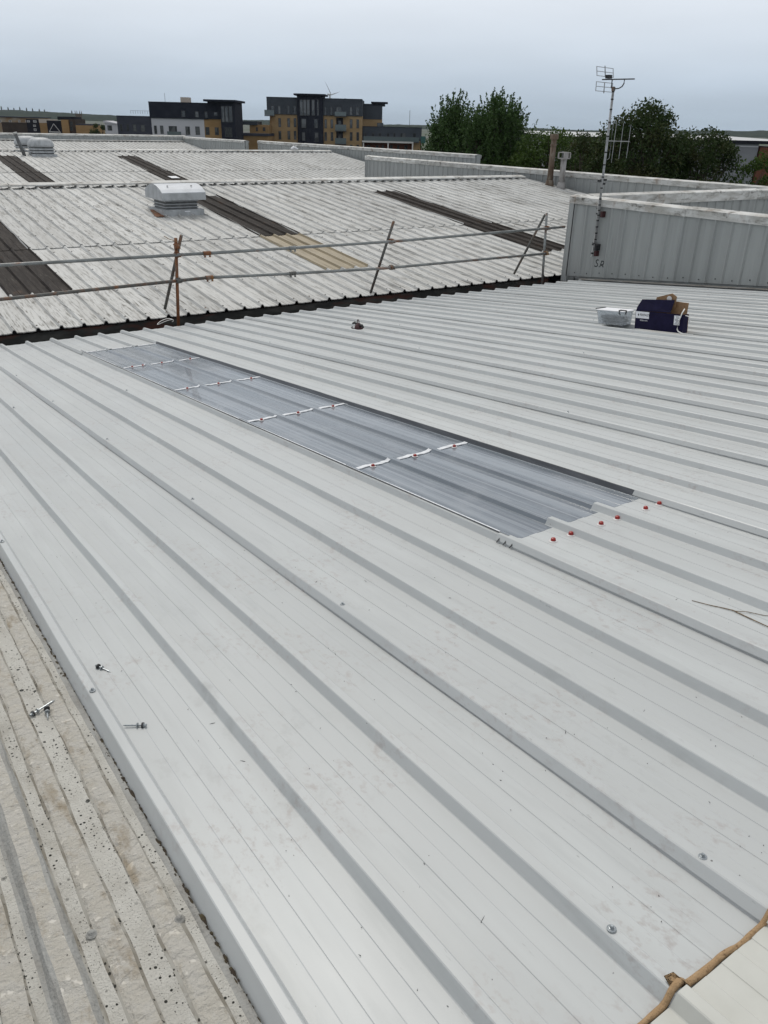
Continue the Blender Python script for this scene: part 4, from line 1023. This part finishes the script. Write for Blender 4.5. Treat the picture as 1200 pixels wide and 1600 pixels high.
FAR = {
 'M': (225, -19.62, [
  ('brick_wall','brick',-11.50,11.58,0.00,12.32,0.0,16),
  ('upper_storey','charcoal',-12.56,11.56,12.31,16.09,-0.25,16.2),
  ('side_wall','brick',-12.15,-11.50,0.00,12.06,1.5,14),
  ('stair_tower','navy',-4.88,1.72,0.00,16.75,-1.6,8),
  ('tower_roof','navy',-5.60,2.37,16.69,17.06,-2.6,10),
  ('rear_upper_wall','charcoal',11.58,16.44,11.76,14.95,6,12),
  ('rear_brick_wall','brick',11.59,16.47,0.00,11.76,6.1,11.8),
  ('penthouse','charcoal',11.72,17.21,14.92,15.39,9,6),
  ('penthouse_roof','navy',13.57,17.92,15.53,15.88,8,8),
  ('penthouse_wall','grey',13.98,16.72,15.27,15.52,9.2,5),
  ('wing_wall','charcoal',11.63,26.86,6.72,9.98,1.5,12),
  ('wing_brick_wall','redbrick',11.65,26.94,0.00,6.72,2.6,11),
  ('wing_pier','brick',24.71,26.60,0.00,6.94,0.9,3),
  ('portico_beam','white',11.65,24.80,6.37,6.76,-0.6,2),
  ('portico_column','white',11.82,12.14,0.00,6.23,-0.5,0.5),
  ('portico_column','white',18.15,18.48,0.00,6.37,-0.5,0.5),
  ('portico_column','white',24.45,24.78,0.00,6.52,-0.5,0.5),
  ('terrace_screen','greenglass',26.67,27.90,6.46,8.09,0,0.2),
  ('roof_vent','navy',6.87,7.28,15.80,16.34,3,1),
  ],[(-11.53,-10.64,12.29,14.25,-0.25),(-9.75,-9.07,12.33,14.28,-0.25),(-7.39,-6.81,12.38,14.34,-0.25),(-5.77,-5.22,12.42,14.37,-0.25),(2.01,2.55,12.37,14.26,-0.25),(3.47,4.12,12.41,14.29,-0.25),(5.01,6.36,12.45,14.33,-0.25),(8.40,9.06,12.52,14.40,-0.25),(10.00,10.83,12.56,14.44,-0.25),(-9.77,-9.12,9.41,11.44,0.00),(-7.48,-6.80,9.46,11.49,0.00),(-5.85,-5.20,9.49,11.53,0.00),(1.98,2.60,9.38,11.43,0.00),(3.53,4.20,9.41,11.46,0.00),(8.44,9.13,9.52,11.57,0.00),(10.14,10.79,9.56,11.61,0.00),(-9.82,-9.13,6.52,8.52,0.00),(-7.52,-6.83,6.57,8.57,0.00),(-5.90,-5.27,6.61,8.61,0.00),(1.95,2.57,6.49,8.49,0.00),(3.54,4.22,6.52,8.53,0.00),(8.45,9.14,6.63,8.64,0.00),(10.16,10.81,6.67,8.68,0.00),(1.92,2.55,3.79,5.56,0.00),(3.52,4.20,3.82,5.60,0.00),(8.46,9.16,3.94,5.71,0.00),(10.18,10.84,3.98,5.75,0.00),(15.28,16.91,10.00,10.96,6.10),(12.05,12.70,6.67,8.50,1.50),(14.02,14.69,6.72,8.54,1.50),(15.74,16.48,6.76,8.58,1.50),(17.95,18.58,6.80,8.63,1.50),(19.59,20.17,6.84,8.67,1.50),(21.40,22.79,6.89,8.72,1.50),(24.60,25.42,6.96,8.78,1.50),(12.66,13.65,4.19,5.69,2.60),(15.13,15.79,4.24,5.74,2.60),(16.62,17.28,4.27,5.77,2.60),(18.76,19.50,4.32,5.82,2.60),(20.66,21.24,4.36,5.86,2.60),(22.55,23.38,4.41,5.91,2.60)
  ],[(-4.06,-3.28,12.17,15.71,-1.60),(-3.17,-2.39,12.19,15.72,-1.60),(-2.27,-1.55,12.21,15.74,-1.60),(-1.06,-0.33,12.23,15.77,-1.60),(-0.22,0.64,12.26,15.79,-1.60),(-3.73,-2.51,9.33,11.45,-1.60),(-0.96,0.41,9.35,11.44,-1.60),(-3.64,-2.82,6.36,8.37,-1.60),(-1.01,0.55,6.21,8.36,-1.60)
  ],[(5.00,6.71,8.94,11.87,0.00),(4.99,6.71,5.82,8.79,0.00)
  ],[(-13.07,-10.58,12.01,13.25,0.00),(4.68,7.61,12.29,13.26,-0.25),(4.75,7.61,8.92,10.35,0.00),(4.74,7.62,5.90,7.24,0.00),(11.97,26.25,6.72,7.83,0.85)]),
 'L': (205, -50.38, [
  ('white_wall','render',-5.96,6.32,0.00,10.75,0,12),
  ('upper_storey','navy',-6.16,7.41,10.75,14.01,-0.3,12.4),
  ('brick_wall','ochre',6.31,10.26,0.00,10.82,0.05,11.8),
  ('upper_corner','navy',7.42,10.53,10.84,14.40,-0.25,12),
  ('corner_tower','navy',10.50,13.82,0.00,14.47,-1.2,10),
  ('tower_roof','navy',6.90,14.28,14.40,14.83,-2.2,13),
  ('plant_box','cream',0.50,2.42,13.97,15.25,3,2.5),
  ('left_wing','slate',-14.17,-5.91,0.00,10.97,0.6,11),
  ],[(-5.47,-4.83,7.41,9.16,0.00),(-4.04,-3.30,7.44,9.19,0.00),(-2.02,-0.13,6.85,9.15,0.00),(1.86,2.88,7.37,9.14,0.00),(4.17,5.18,7.43,9.19,0.00),(6.50,7.44,7.48,9.12,0.05),(8.69,9.61,7.49,9.11,0.05),(4.43,5.28,11.09,12.34,-0.30),(6.64,7.33,11.06,12.32,-0.30),(8.77,9.59,11.51,12.28,-0.25),(1.27,2.17,11.07,12.40,-0.30),(-13.57,-13.05,7.79,9.27,0.60),(-12.03,-11.52,7.82,9.31,0.60),(-10.58,-9.76,7.79,9.30,0.60),(-8.72,-7.75,7.77,9.25,0.60)
  ],[(10.70,11.42,10.22,13.53,-1.20),(11.51,12.33,10.24,13.55,-1.20),(12.40,13.26,10.26,13.57,-1.20),(11.27,11.93,7.14,9.16,-1.20),(12.04,12.91,7.13,9.15,-1.20)
  ],[
  ],[(-2.18,1.09,6.82,8.04,0.00)]),
 'T1': (310, -133.01, [
  ('front_wall','brownbrick',-7.19,8.40,0.00,9.95,0,10),
  ('flat_roof','slate',-7.39,8.64,9.93,10.22,-0.5,11),
  ],[(-2.43,-1.53,8.38,9.09,0.00),(0.85,1.53,8.45,9.14,0.00),(-6.28,-5.15,8.29,9.01,0.00),(3.44,4.12,8.51,9.12,0.00)
  ],[
  ],[
  ],[]),
 'T1b': (290, -124.38, [
  ('front_wall','darkbrown',-4.94,5.54,0.00,8.51,0,8),
  ],[
  ],[
  ],[
  ],[]),
 'T2': (285, -117.17, [
  ('front_wall','black',-1.74,2.62,0.00,9.59,0,9),
  ],[(-1.43,-0.60,8.65,9.24,0.00),(0.54,1.58,8.65,9.29,0.00),(0.32,1.16,7.42,7.98,0.00),(0.33,1.16,6.20,6.86,0.00)
  ],[
  ],[
  ],[]),
 'T3': (282, -112.58, [
  ('front_wall','ochre',-0.94,1.64,0.00,9.25,0,9),
  ('upper_wall','cream',-0.99,1.72,8.62,9.69,-0.1,9),
  ],[
  ],[
  ],[
  ],[]),
 'T4': (275, -106.32, [
  ('front_wall','black',-2.07,2.74,0.00,9.38,0,9),
  ],[
  ],[
  ],[
  ],[]),
 'T5': (274, -102.72, [
  ('front_wall','ochre',-0.74,1.46,0.00,9.72,0,9),
  ('side_wall','darkbrown',1.49,3.48,0.00,9.95,0.5,9),
  ('top_storey','black',-2.47,2.92,9.68,10.57,2,6),
  ],[(1.79,2.59,8.15,9.23,0.50),(1.58,2.38,6.71,7.79,0.50)
  ],[
  ],[
  ],[]),
 'T6': (520, -187.05, [
  ('tower','stone',-0.32,2.51,0.00,12.24,0,3),
  ],[(0.06,1.20,8.86,10.55,0.00)
  ],[
  ],[
  ],[]),
 'T7': (268, -94.15, [
  ('front_wall','ochre',-2.79,2.99,0.00,8.30,0,9),
  ('flat_roof','slate',-2.86,1.74,8.25,8.71,1,8),
  ],[
  ],[
  ],[
  ],[]),
 'T8': (250, -80.65, [
  ('front_wall','render',-1.39,1.71,0.00,9.18,0,7),
  ],[(-0.73,0.55,7.29,8.61,0.00)
  ],[
  ],[
  ],[]),
 'T9': (215, -34.62, [
  ('front_wall','ochre',-4.09,3.92,0.00,7.39,0,10),
  ('flat_roof','slate',-4.39,4.09,7.38,7.92,-0.3,11),
  ('back_wall','ochre',-1.20,3.50,7.42,9.82,4,8),
  ('back_upper','charcoal',-3.77,0.76,9.73,10.57,3.5,8),
  ],[(0.38,0.85,8.40,9.24,4.00),(2.10,2.73,8.44,9.29,4.00)
  ],[
  ],[
  ],[]),
 'W': (130, 38.16, [
  ('front_wall','lightgrey',-15.36,15.97,0.00,9.19,0,40),
  ('gutter_band','black',-15.56,22.99,9.19,9.63,-0.4,2),
  ('brick_wall','redbrick',16.17,23.05,0.00,8.77,-0.3,39),
  ],[
  ],[
  ],[
  ],[]),
}

# ------------------------------------------------------------------ the town beyond the roofs
AZ = 0.605946
def place(s, d, z=0.0): return (s * RH.x + d * FH.x, s * RH.y + d * FH.y, z)
LABELS = {
 'M': ('apartment_block', 'buff brick apartment block with charcoal top storey and rounded dark tower', 'building'),
 'L': ('apartment_block', 'white and ochre block with navy upper floor and flat overhanging tower roof', 'building'),
 'T1': ('terrace_block', 'long tan brick terrace with flat roof at the far left edge', 'building'),
 'T1b': ('shed', 'wide dark brown shed before the tan terrace', 'building'),
 'T2': ('town_house', 'black clad house with small pale windows beside the brown shed', 'building'),
 'T3': ('town_house', 'narrow ochre brick house with cream top next to the black house', 'building'),
 'T4': ('gable_house', 'black house with a white triangular gable frame', 'building'),
 'T5': ('town_house', 'ochre and brown house with a black top storey', 'building'),
 'T6': ('church_tower', 'distant stone church tower with corner pinnacles', 'tower'),
 'T7': ('low_block', 'low plain ochre brick block beside the church tower', 'building'),
 'T8': ('small_house', 'small pale house with shallow roof left of the slate grey wing', 'building'),
 'T9': ('low_block', 'low ochre brick block between the two apartment blocks', 'building'),
 'W': ('distribution_shed', 'long light grey shed with pale roof behind the trees', 'building'),
}
def window(t, x0, x1, z0, z1, y, fr='frame', mull=True):
    fw2 = min(.09, (x1 - x0) * .14); b = MB(); ya, yb = y - .05, y + .02
    b.box(x0, x0 + fw2, ya, yb, z0, z1); b.box(x1 - fw2, x1, ya, yb, z0, z1)
    b.box(x0 + fw2, x1 - fw2, ya, yb, z1 - fw2, z1); b.box(x0 + fw2, x1 - fw2, ya, yb, z0, z0 + fw2)
    if mull: b.box(x0 + fw2, x1 - fw2, ya + .01, yb, z0 + (z1 - z0) * .38, z0 + (z1 - z0) * .38 + fw2 * .8)
    w = b.build('window', FM[fr], t)
    MB().box(x0 + fw2 * .9, x1 - fw2 * .9, y - .015, y + .02, z0 + fw2 * .9, z1 - fw2 * .9).build('pane', FM['glass'], w)
    return w
BLD = {}
for key, (d, s, blocks, wins, glaz, recs, bals) in FAR.items():
    nm, lab, cat = LABELS[key]
    t = empty(nm, place(s, d), -AZ, lab, cat); BLD[key] = t
    for (pn, mk, x0, x1, z0, z1, fo, thk) in blocks:
        if key == 'M' and pn in ('stair_tower', 'tower_roof'):      # rounded front
            b = MB(); n = 14; c = (x0 + x1) / 2; hw = (x1 - x0) / 2
            poly = [(c - hw * cos(pi * i / n), fo + 1.2 - 1.2 * sin(pi * i / n)) for i in range(n + 1)] + [(x1, fo + thk), (x0, fo + thk)]
            b.prism(poly, 2, z0, z1); b.build(pn, FM[mk], t); continue
        MB().box(x0, x1, fo, fo + thk, z0, z1).build(pn, FM[mk], t)
        if pn in ('upper_storey', 'wing_wall', 'rear_upper_wall', 'left_wing'):
            MB().box(x0 - .06, x1 + .06, fo - .07, fo + .3, z1 + .002, z1 + .12).build('coping', FM['navy'], t)
    fr = 'frame_white' if key in ('T1', 'T2') else 'frame'
    for (x0, x1, z0, z1, fo) in wins: window(t, x0, x1, z0, z1, fo, fr)
    for (x0, x1, z0, z1, fo) in glaz:
        y = fo
        if key == 'M':
            c, hw = -1.58 * 225 / 165, 3.3; u = max(-1, min(1, ((x0 + x1) / 2 - c) / hw)); y = fo + 1.2 - 1.2 * math.sqrt(1 - u * u) - .12
        window(t, x0, x1, z0, z1, y, 'grey' if key == 'M' and z1 - z0 > 2.5 else 'frame')
    for (x0, x1, z0, z1, fo) in recs:
        r_ = MB().box(x0, x1, fo - .03, fo + .02, z0, z1).build('balcony_recess', FM['black'], t)
        MB().box(x0 + .5, x1 - .5, fo - .05, fo - .032, z0 + .1, z1 - .7).build('pane', FM['glass'], r_)
    for (x0, x1, z0, z1, fo) in bals:
        p_ = MB().box(x0, x1, fo - 1.3, fo - .06, z0 - .18, z0).build('balcony', FM['frame'], t)
        MB().box(x0 + .02, x1 - .02, fo - 1.29, fo - 1.26, z0 + .02, z1 - .05).build('glass_rail', FM['rail_glass'], p_)
        MB().box(x0, x1, fo - 1.31, fo - 1.25, z1 - .045, z1).build('handrail', FM['grey'], p_)
# particular pieces
m = BLD['M']; MB().tube([(23.7, 3, 10.0), (23.7, 3, 14.0)], .06, 6).build('flagpole', FM['grey'], m)
l_ = BLD['L']
b = MB(); zt = 13.9
MB().tube([(-3.1, 3, 14.0), (-3.1, 3, 16.0)], .04, 5).build('roof_aerial', FM['grey'], l_)
x = -10.8
for i in range(12): MB().box(x + i * .55, x + i * .55 + .05, .8, .85, 11.55, 12.15).build('railing_post', FM['grey'], l_)
MB().box(-10.8, -4.7, .79, .86, 12.15, 12.2).build('railing_bar', FM['grey'], l_)
g = BLD['T4']
b = MB()
for p_, q_ in (((-1.55, -.05, 6.3), (.05, -.05, 8.5)), ((.05, -.05, 8.5), (1.7, -.05, 6.3))): b.tube([p_, q_], .09, 4)
b.build('gable_frame', FM['white'], g); MB().box(-1.7, 2.0, -.1, -.01, 6.05, 6.28).build('gable_beam', FM['white'], g)
c_ = BLD['T6']
for x in (-.25, 2.4):
    for y in (.05, 2.9):
        b = MB(); b.lathe([(.22, 0), (.22, .9), (.02, 2.0)], 6, (x, y, 12.2)); b.build('pinnacle', FM['stone'], c_)
h_ = BLD['T8']; MB().prism([(-1.7, 9.2), (1.9, 9.0), (1.9, 9.2), (-1.2, 9.8), (-1.7, 9.75)], 1, -.3, 7.3).build('roof', FM['render'], h_)
w_ = BLD['W']
MB().add([(-15.6, -.5, 9.62), (23.0, -.5, 9.62), (24.5, 42, 10.12), (-16, 42, 10.12)], [(0, 1, 2, 3)]).build('roof', FM['roof_white'], w_)
MB().add([(-16, 42, 10.12), (24.5, 42, 10.12), (24.5, 80, 9.0), (-16, 80, 9.0)], [(0, 1, 2, 3)]).build('rear_roof', FM['roof_white'], w_)
MB().box(-15.4, 15.9, -.05, -.002, 8.75, 8.95).build('fascia_strip', FM['render'], w_)
for x in (-12, -4.5, 3, 10.5): MB().box(x, x + .35, -.12, -.003, .0, 8.75).build('downpipe_panel', FM['grey'], w_)

# wind turbine far behind the apartment block
tu2 = empty('wind_turbine', place(-108.5, 1500), -AZ + radians(58), 'distant pale wind turbine above the roof of the brick block', 'wind turbine')
b = MB(); b.lathe([(1.6, 0), (1.0, 53)], 10); b.build('tower', FM['roof_white'], tu2, smooth=True)
MB().tube([(0, -2.5, 53.9), (0, 4, 54.2)], [1.3, 1.5], 8).build('nacelle', FM['roof_white'], tu2)
for k in range(3):
    a = radians(-42 + 120 * k); dv = Vector((sin(a), 0, cos(a))); pv = Vector((cos(a), 0, -sin(a)))
    o_ = Vector((0, -3.0, 54)); b = MB()
    sec = [(0, .7, .5), (4, 1.2, .4), (14, .8, .25), (26, .15, .08)]
    vs_ = []
    for (l, w2, th2) in sec:
        c = o_ + dv * l
        vs_ += [c - pv * w2 * .4, c + Vector((0, -th2, 0)), c + pv * w2, c + Vector((0, th2, 0))]
    b.add(vs_, [(i * 4 + j, i * 4 + (j + 1) % 4, i * 4 + 4 + (j + 1) % 4, i * 4 + 4 + j) for i in range(3) for j in range(4)])
    b.build('blade', FM['roof_white'], tu2)

# wooded hills on the horizon
import math as _m
hv = []; hf = []
HX = [(-2600, 30), (-1780, 36), (-1500, 27), (-1260, 20), (-700, 15), (300, 13), (830, 13), (1300, 20), (1700, 28), (2600, 30), (4200, 34)]
def hh(s):
    for (a, za), (b_, zb_) in zip(HX, HX[1:]):
        if a <= s <= b_: return za + (zb_ - za) * (s - a) / (b_ - a)
    return 14
rr = random.Random(3); NS = 560
bump = [0.0] * (NS + 1)
for wl2, am in ((60, 2.4), (23, 2.0), (9, 1.6), (3, 1.5)):
    k = [rr.uniform(-1, 1) for _ in range(NS // wl2 + 3)]
    for i in range(NS + 1):
        f = i / wl2; j = int(f); u = f - j; u = u * u * (3 - 2 * u); bump[i] += am * (k[j] * (1 - u) + k[j + 1] * u)
rows = [(3000, .0), (3300, .35), (3700, .75), (4000, 1.0), (4300, .6), (4800, 0)]
for (d, f) in rows:
    for i in range(NS + 1):
        s = -2600 + 6800 * i / NS
        p = place(s * d / 4000, d); hv.append((p[0], p[1], max(.05, hh(s) * f + bump[i] * f + rr.uniform(-.6, .6) * f)))
for r_ in range(len(rows) - 1):
    for i in range(NS): a = r_ * (NS + 1) + i; hf.append((a, a + 1, a + NS + 2, a + NS + 1))
hm = MB(); hm.v = hv; hm.f = hf; hm.mi = [0] * len(hf)
tag(hm.build('hills', MT['hill']), 'low dark wooded hills on the horizon', kind='structure')
pp = MB(); pp.lathe([(.8, 0), (2.4, 3), (3.1, 8), (2.6, 13), (1.2, 17), (.2, 19)], 7)
pme = pp.mesh('crown', MT['hill'])
for i, (s, h) in enumerate(((-1790, .7), (-1768, .9), (-1738, .8), (-1712, .7), (-1685, 1.0), (-1655, .9), (-1628, .85), (-1598, .8), (-1575, .75), (-1452, .9))):
    p = place(s, 3990, hh(s) - 4)
    t = empty('poplar_tree', p, 0, 'tiny dark poplar in the row on the left hill skyline' if i < 9 else 'single tiny dark tree on the skyline right of the poplar row', 'tree', 'poplars on the skyline' if i < 9 else None)
    link('crown', pme, t).scale = (1, 1, h)
    MB().tube([(0, 0, -3), (0, 0, 4)], .5, 5).build('trunk', MT['bark'], t)

# ------------------------------------------------------------------ trees behind the walls
def tree(name, label, s, d, h, rad, z0, mk, n, leaf, style, seed, lobes=None):
    rr = random.Random(seed)
    t = empty(name, place(s, d), rr.uniform(0, 6), label, 'tree')
    tr = MB(); top_ = h * .72
    bend = [(rr.uniform(-.15, .15) * k, rr.uniform(-.15, .15) * k) for k in range(6)]
    tp_ = [(bend[k][0], bend[k][1], -.1 + top_ * k / 5) for k in range(6)]
    tr.tube(tp_, [rad * .09 * (1 - .14 * k) for k in range(6)], 8)
    zc, hz_ = (z0 + h) / 2, (h - z0) / 2
    K = max(26, int(n / 110)); cl = []
    for i in range(K):
        while True:
            u = Vector((rr.uniform(-1, 1), rr.uniform(-1, 1), rr.uniform(-1, 1)))
            if .25 < u.length < 1: break
        u = u.normalized() * (u.length ** .45)
        taper = 1.0
        if style == 'upright': taper = 1.0 - .45 * max(0, u.z)
        c = Vector((u.x * rad * taper, u.y * rad * taper, zc + u.z * hz_ * rr.uniform(.86, 1.0)))
        cl.append((c, u))
    b = MB(); per = n // K
    for c, u in cl:
        st = tp_[min(5, max(1, int((c.z / top_) * 4)))]
        if rr.random() < .6:
            mid = (Vector(st) + c) / 2 + Vector((0, 0, -.2))
            tr.tube([st, mid, c], [rad * .028, rad * .018, rad * .006], 5, cap=False)
        if style == 'upright':
            ns = max(3, per // 24)
            for j in range(ns):
                o_ = c + Vector((rr.gauss(0, .28), rr.gauss(0, .28), rr.gauss(-.3, .35))) * rad * .45
                dr = Vector((u.x * .35 + rr.gauss(0, .16), u.y * .35 + rr.gauss(0, .16), 1)).normalized()
                L = rr.uniform(.5, 1.15) * (1.7 if c.z > zc + hz_ * .35 else .9)
                for q in range(per // ns):
                    f = rr.random(); p = o_ + dr * L * f + Vector((rr.gauss(0, 1), rr.gauss(0, 1), rr.gauss(0, 1))) * .14 * (1.12 - f)
                    leafq(b, p, leaf * rr.uniform(.7, 1.25), rr, dr)
        else:
            cr_ = rad * rr.uniform(.20, .34)
            for q in range(per):
                v = Vector((rr.gauss(0, 1), rr.gauss(0, 1), rr.gauss(0, .8)))
                p = c + v.normalized() * cr_ * rr.random() ** .4
                leafq(b, p, leaf * rr.uniform(.7, 1.3), rr, u)
    tr.build('trunk', MT['bark'], t, smooth=True)
    b.build('crown', MT[mk], t)
    return t
def leafq(b, p, s, rr, hint):
    a = Vector((rr.gauss(0, 1), rr.gauss(0, 1), rr.gauss(0, 1) + .4)).normalized()
    c = a.cross(Vector((rr.gauss(0, 1), rr.gauss(0, 1), rr.gauss(0, 1)))).normalized()
    n_ = a.cross(c) * s * .12
    k = len(b.v)
    b.v += [tuple(p - a * s * .5), tuple(p + c * s * .28 + n_), tuple(p + a * s * .5), tuple(p - c * s * .28 + n_)]
    b.f.append((k, k + 1, k + 2, k + 3)); b.mi.append(0)
tree('upright_tree', 'feathery upright tree, left of the pair behind the walls', 4.9, 75, 11.95, 2.25, 3.0, 'leaf_pop', 30000, .22, 'upright', 11)
tree('upright_tree', 'taller feathery upright tree with spiky top beside the brown flue', 8.9, 75, 12.45, 3.0, 3.0, 'leaf_pop', 44000, .22, 'upright', 12)
tree('bushy_tree', 'light green bushy tree below the tall feathery one', 12.4, 70, 10.6, 3.1, 2.0, 'leaf_bush', 20000, .22, 'round', 13)
tree('bushy_tree', 'dark bushy tree low between the two feathery trees', 6.5, 72, 11.3, 2.6, 2.0, 'leaf_pop', 24000, .22, 'upright', 14)
tree('bushy_tree', 'light green bush just left of the aerial mast', 15.5, 66, 10.0, 2.6, 2.0, 'leaf_bush', 15000, .21, 'round', 15)
tree('broad_tree', 'dark broad leaved tree standing right of the aerial', 14.9, 52, 12.1, 3.0, 2.5, 'leaf_oak', 40000, .19, 'round', 16)
tree('broad_tree', 'lower dark tree on the far side of the broad tree', 18.3, 52, 10.85, 2.4, 2.5, 'leaf_oak', 22000, .18, 'round', 17)
tree('bushy_tree', 'dark bushy tree between the aerial mast and the broad tree', 12.4, 56, 10.4, 2.1, 2.5, 'leaf_oak', 14000, .18, 'round', 18)
tree('bushy_tree', 'green bush at the right edge above the long wall', 21.2, 50, 9.5, 1.7, 2.0, 'leaf_bush', 8000, .17, 'round', 19)
tree('town_tree', 'distant dark green tree between ochre block and small pale house', -87.0, 262, 9.6, 3.4, 2.0, 'leaf_oak', 3000, .5, 'round', 20)

# ------------------------------------------------------------------ the air
hz = MB(); hz.box(-5300, 6800, -3300, 7300, -1.0, 95.0)
hm_ = bpy.data.materials.new('thin_haze'); hm_.use_nodes = True
hn = hm_.node_tree.nodes; hn.clear()
ho = hn.new('ShaderNodeOutputMaterial'); hp_ = hn.new('ShaderNodeVolumePrincipled')
hp_.inputs['Color'].default_value = (0.80, 0.88, 0.97, 1); hp_.inputs['Density'].default_value = 0.00004
hm_.node_tree.links.new(hp_.outputs[0], ho.inputs['Volume'])
tag(hz.build('haze', hm_), 'thin bluish haze over the town', kind='stuff')
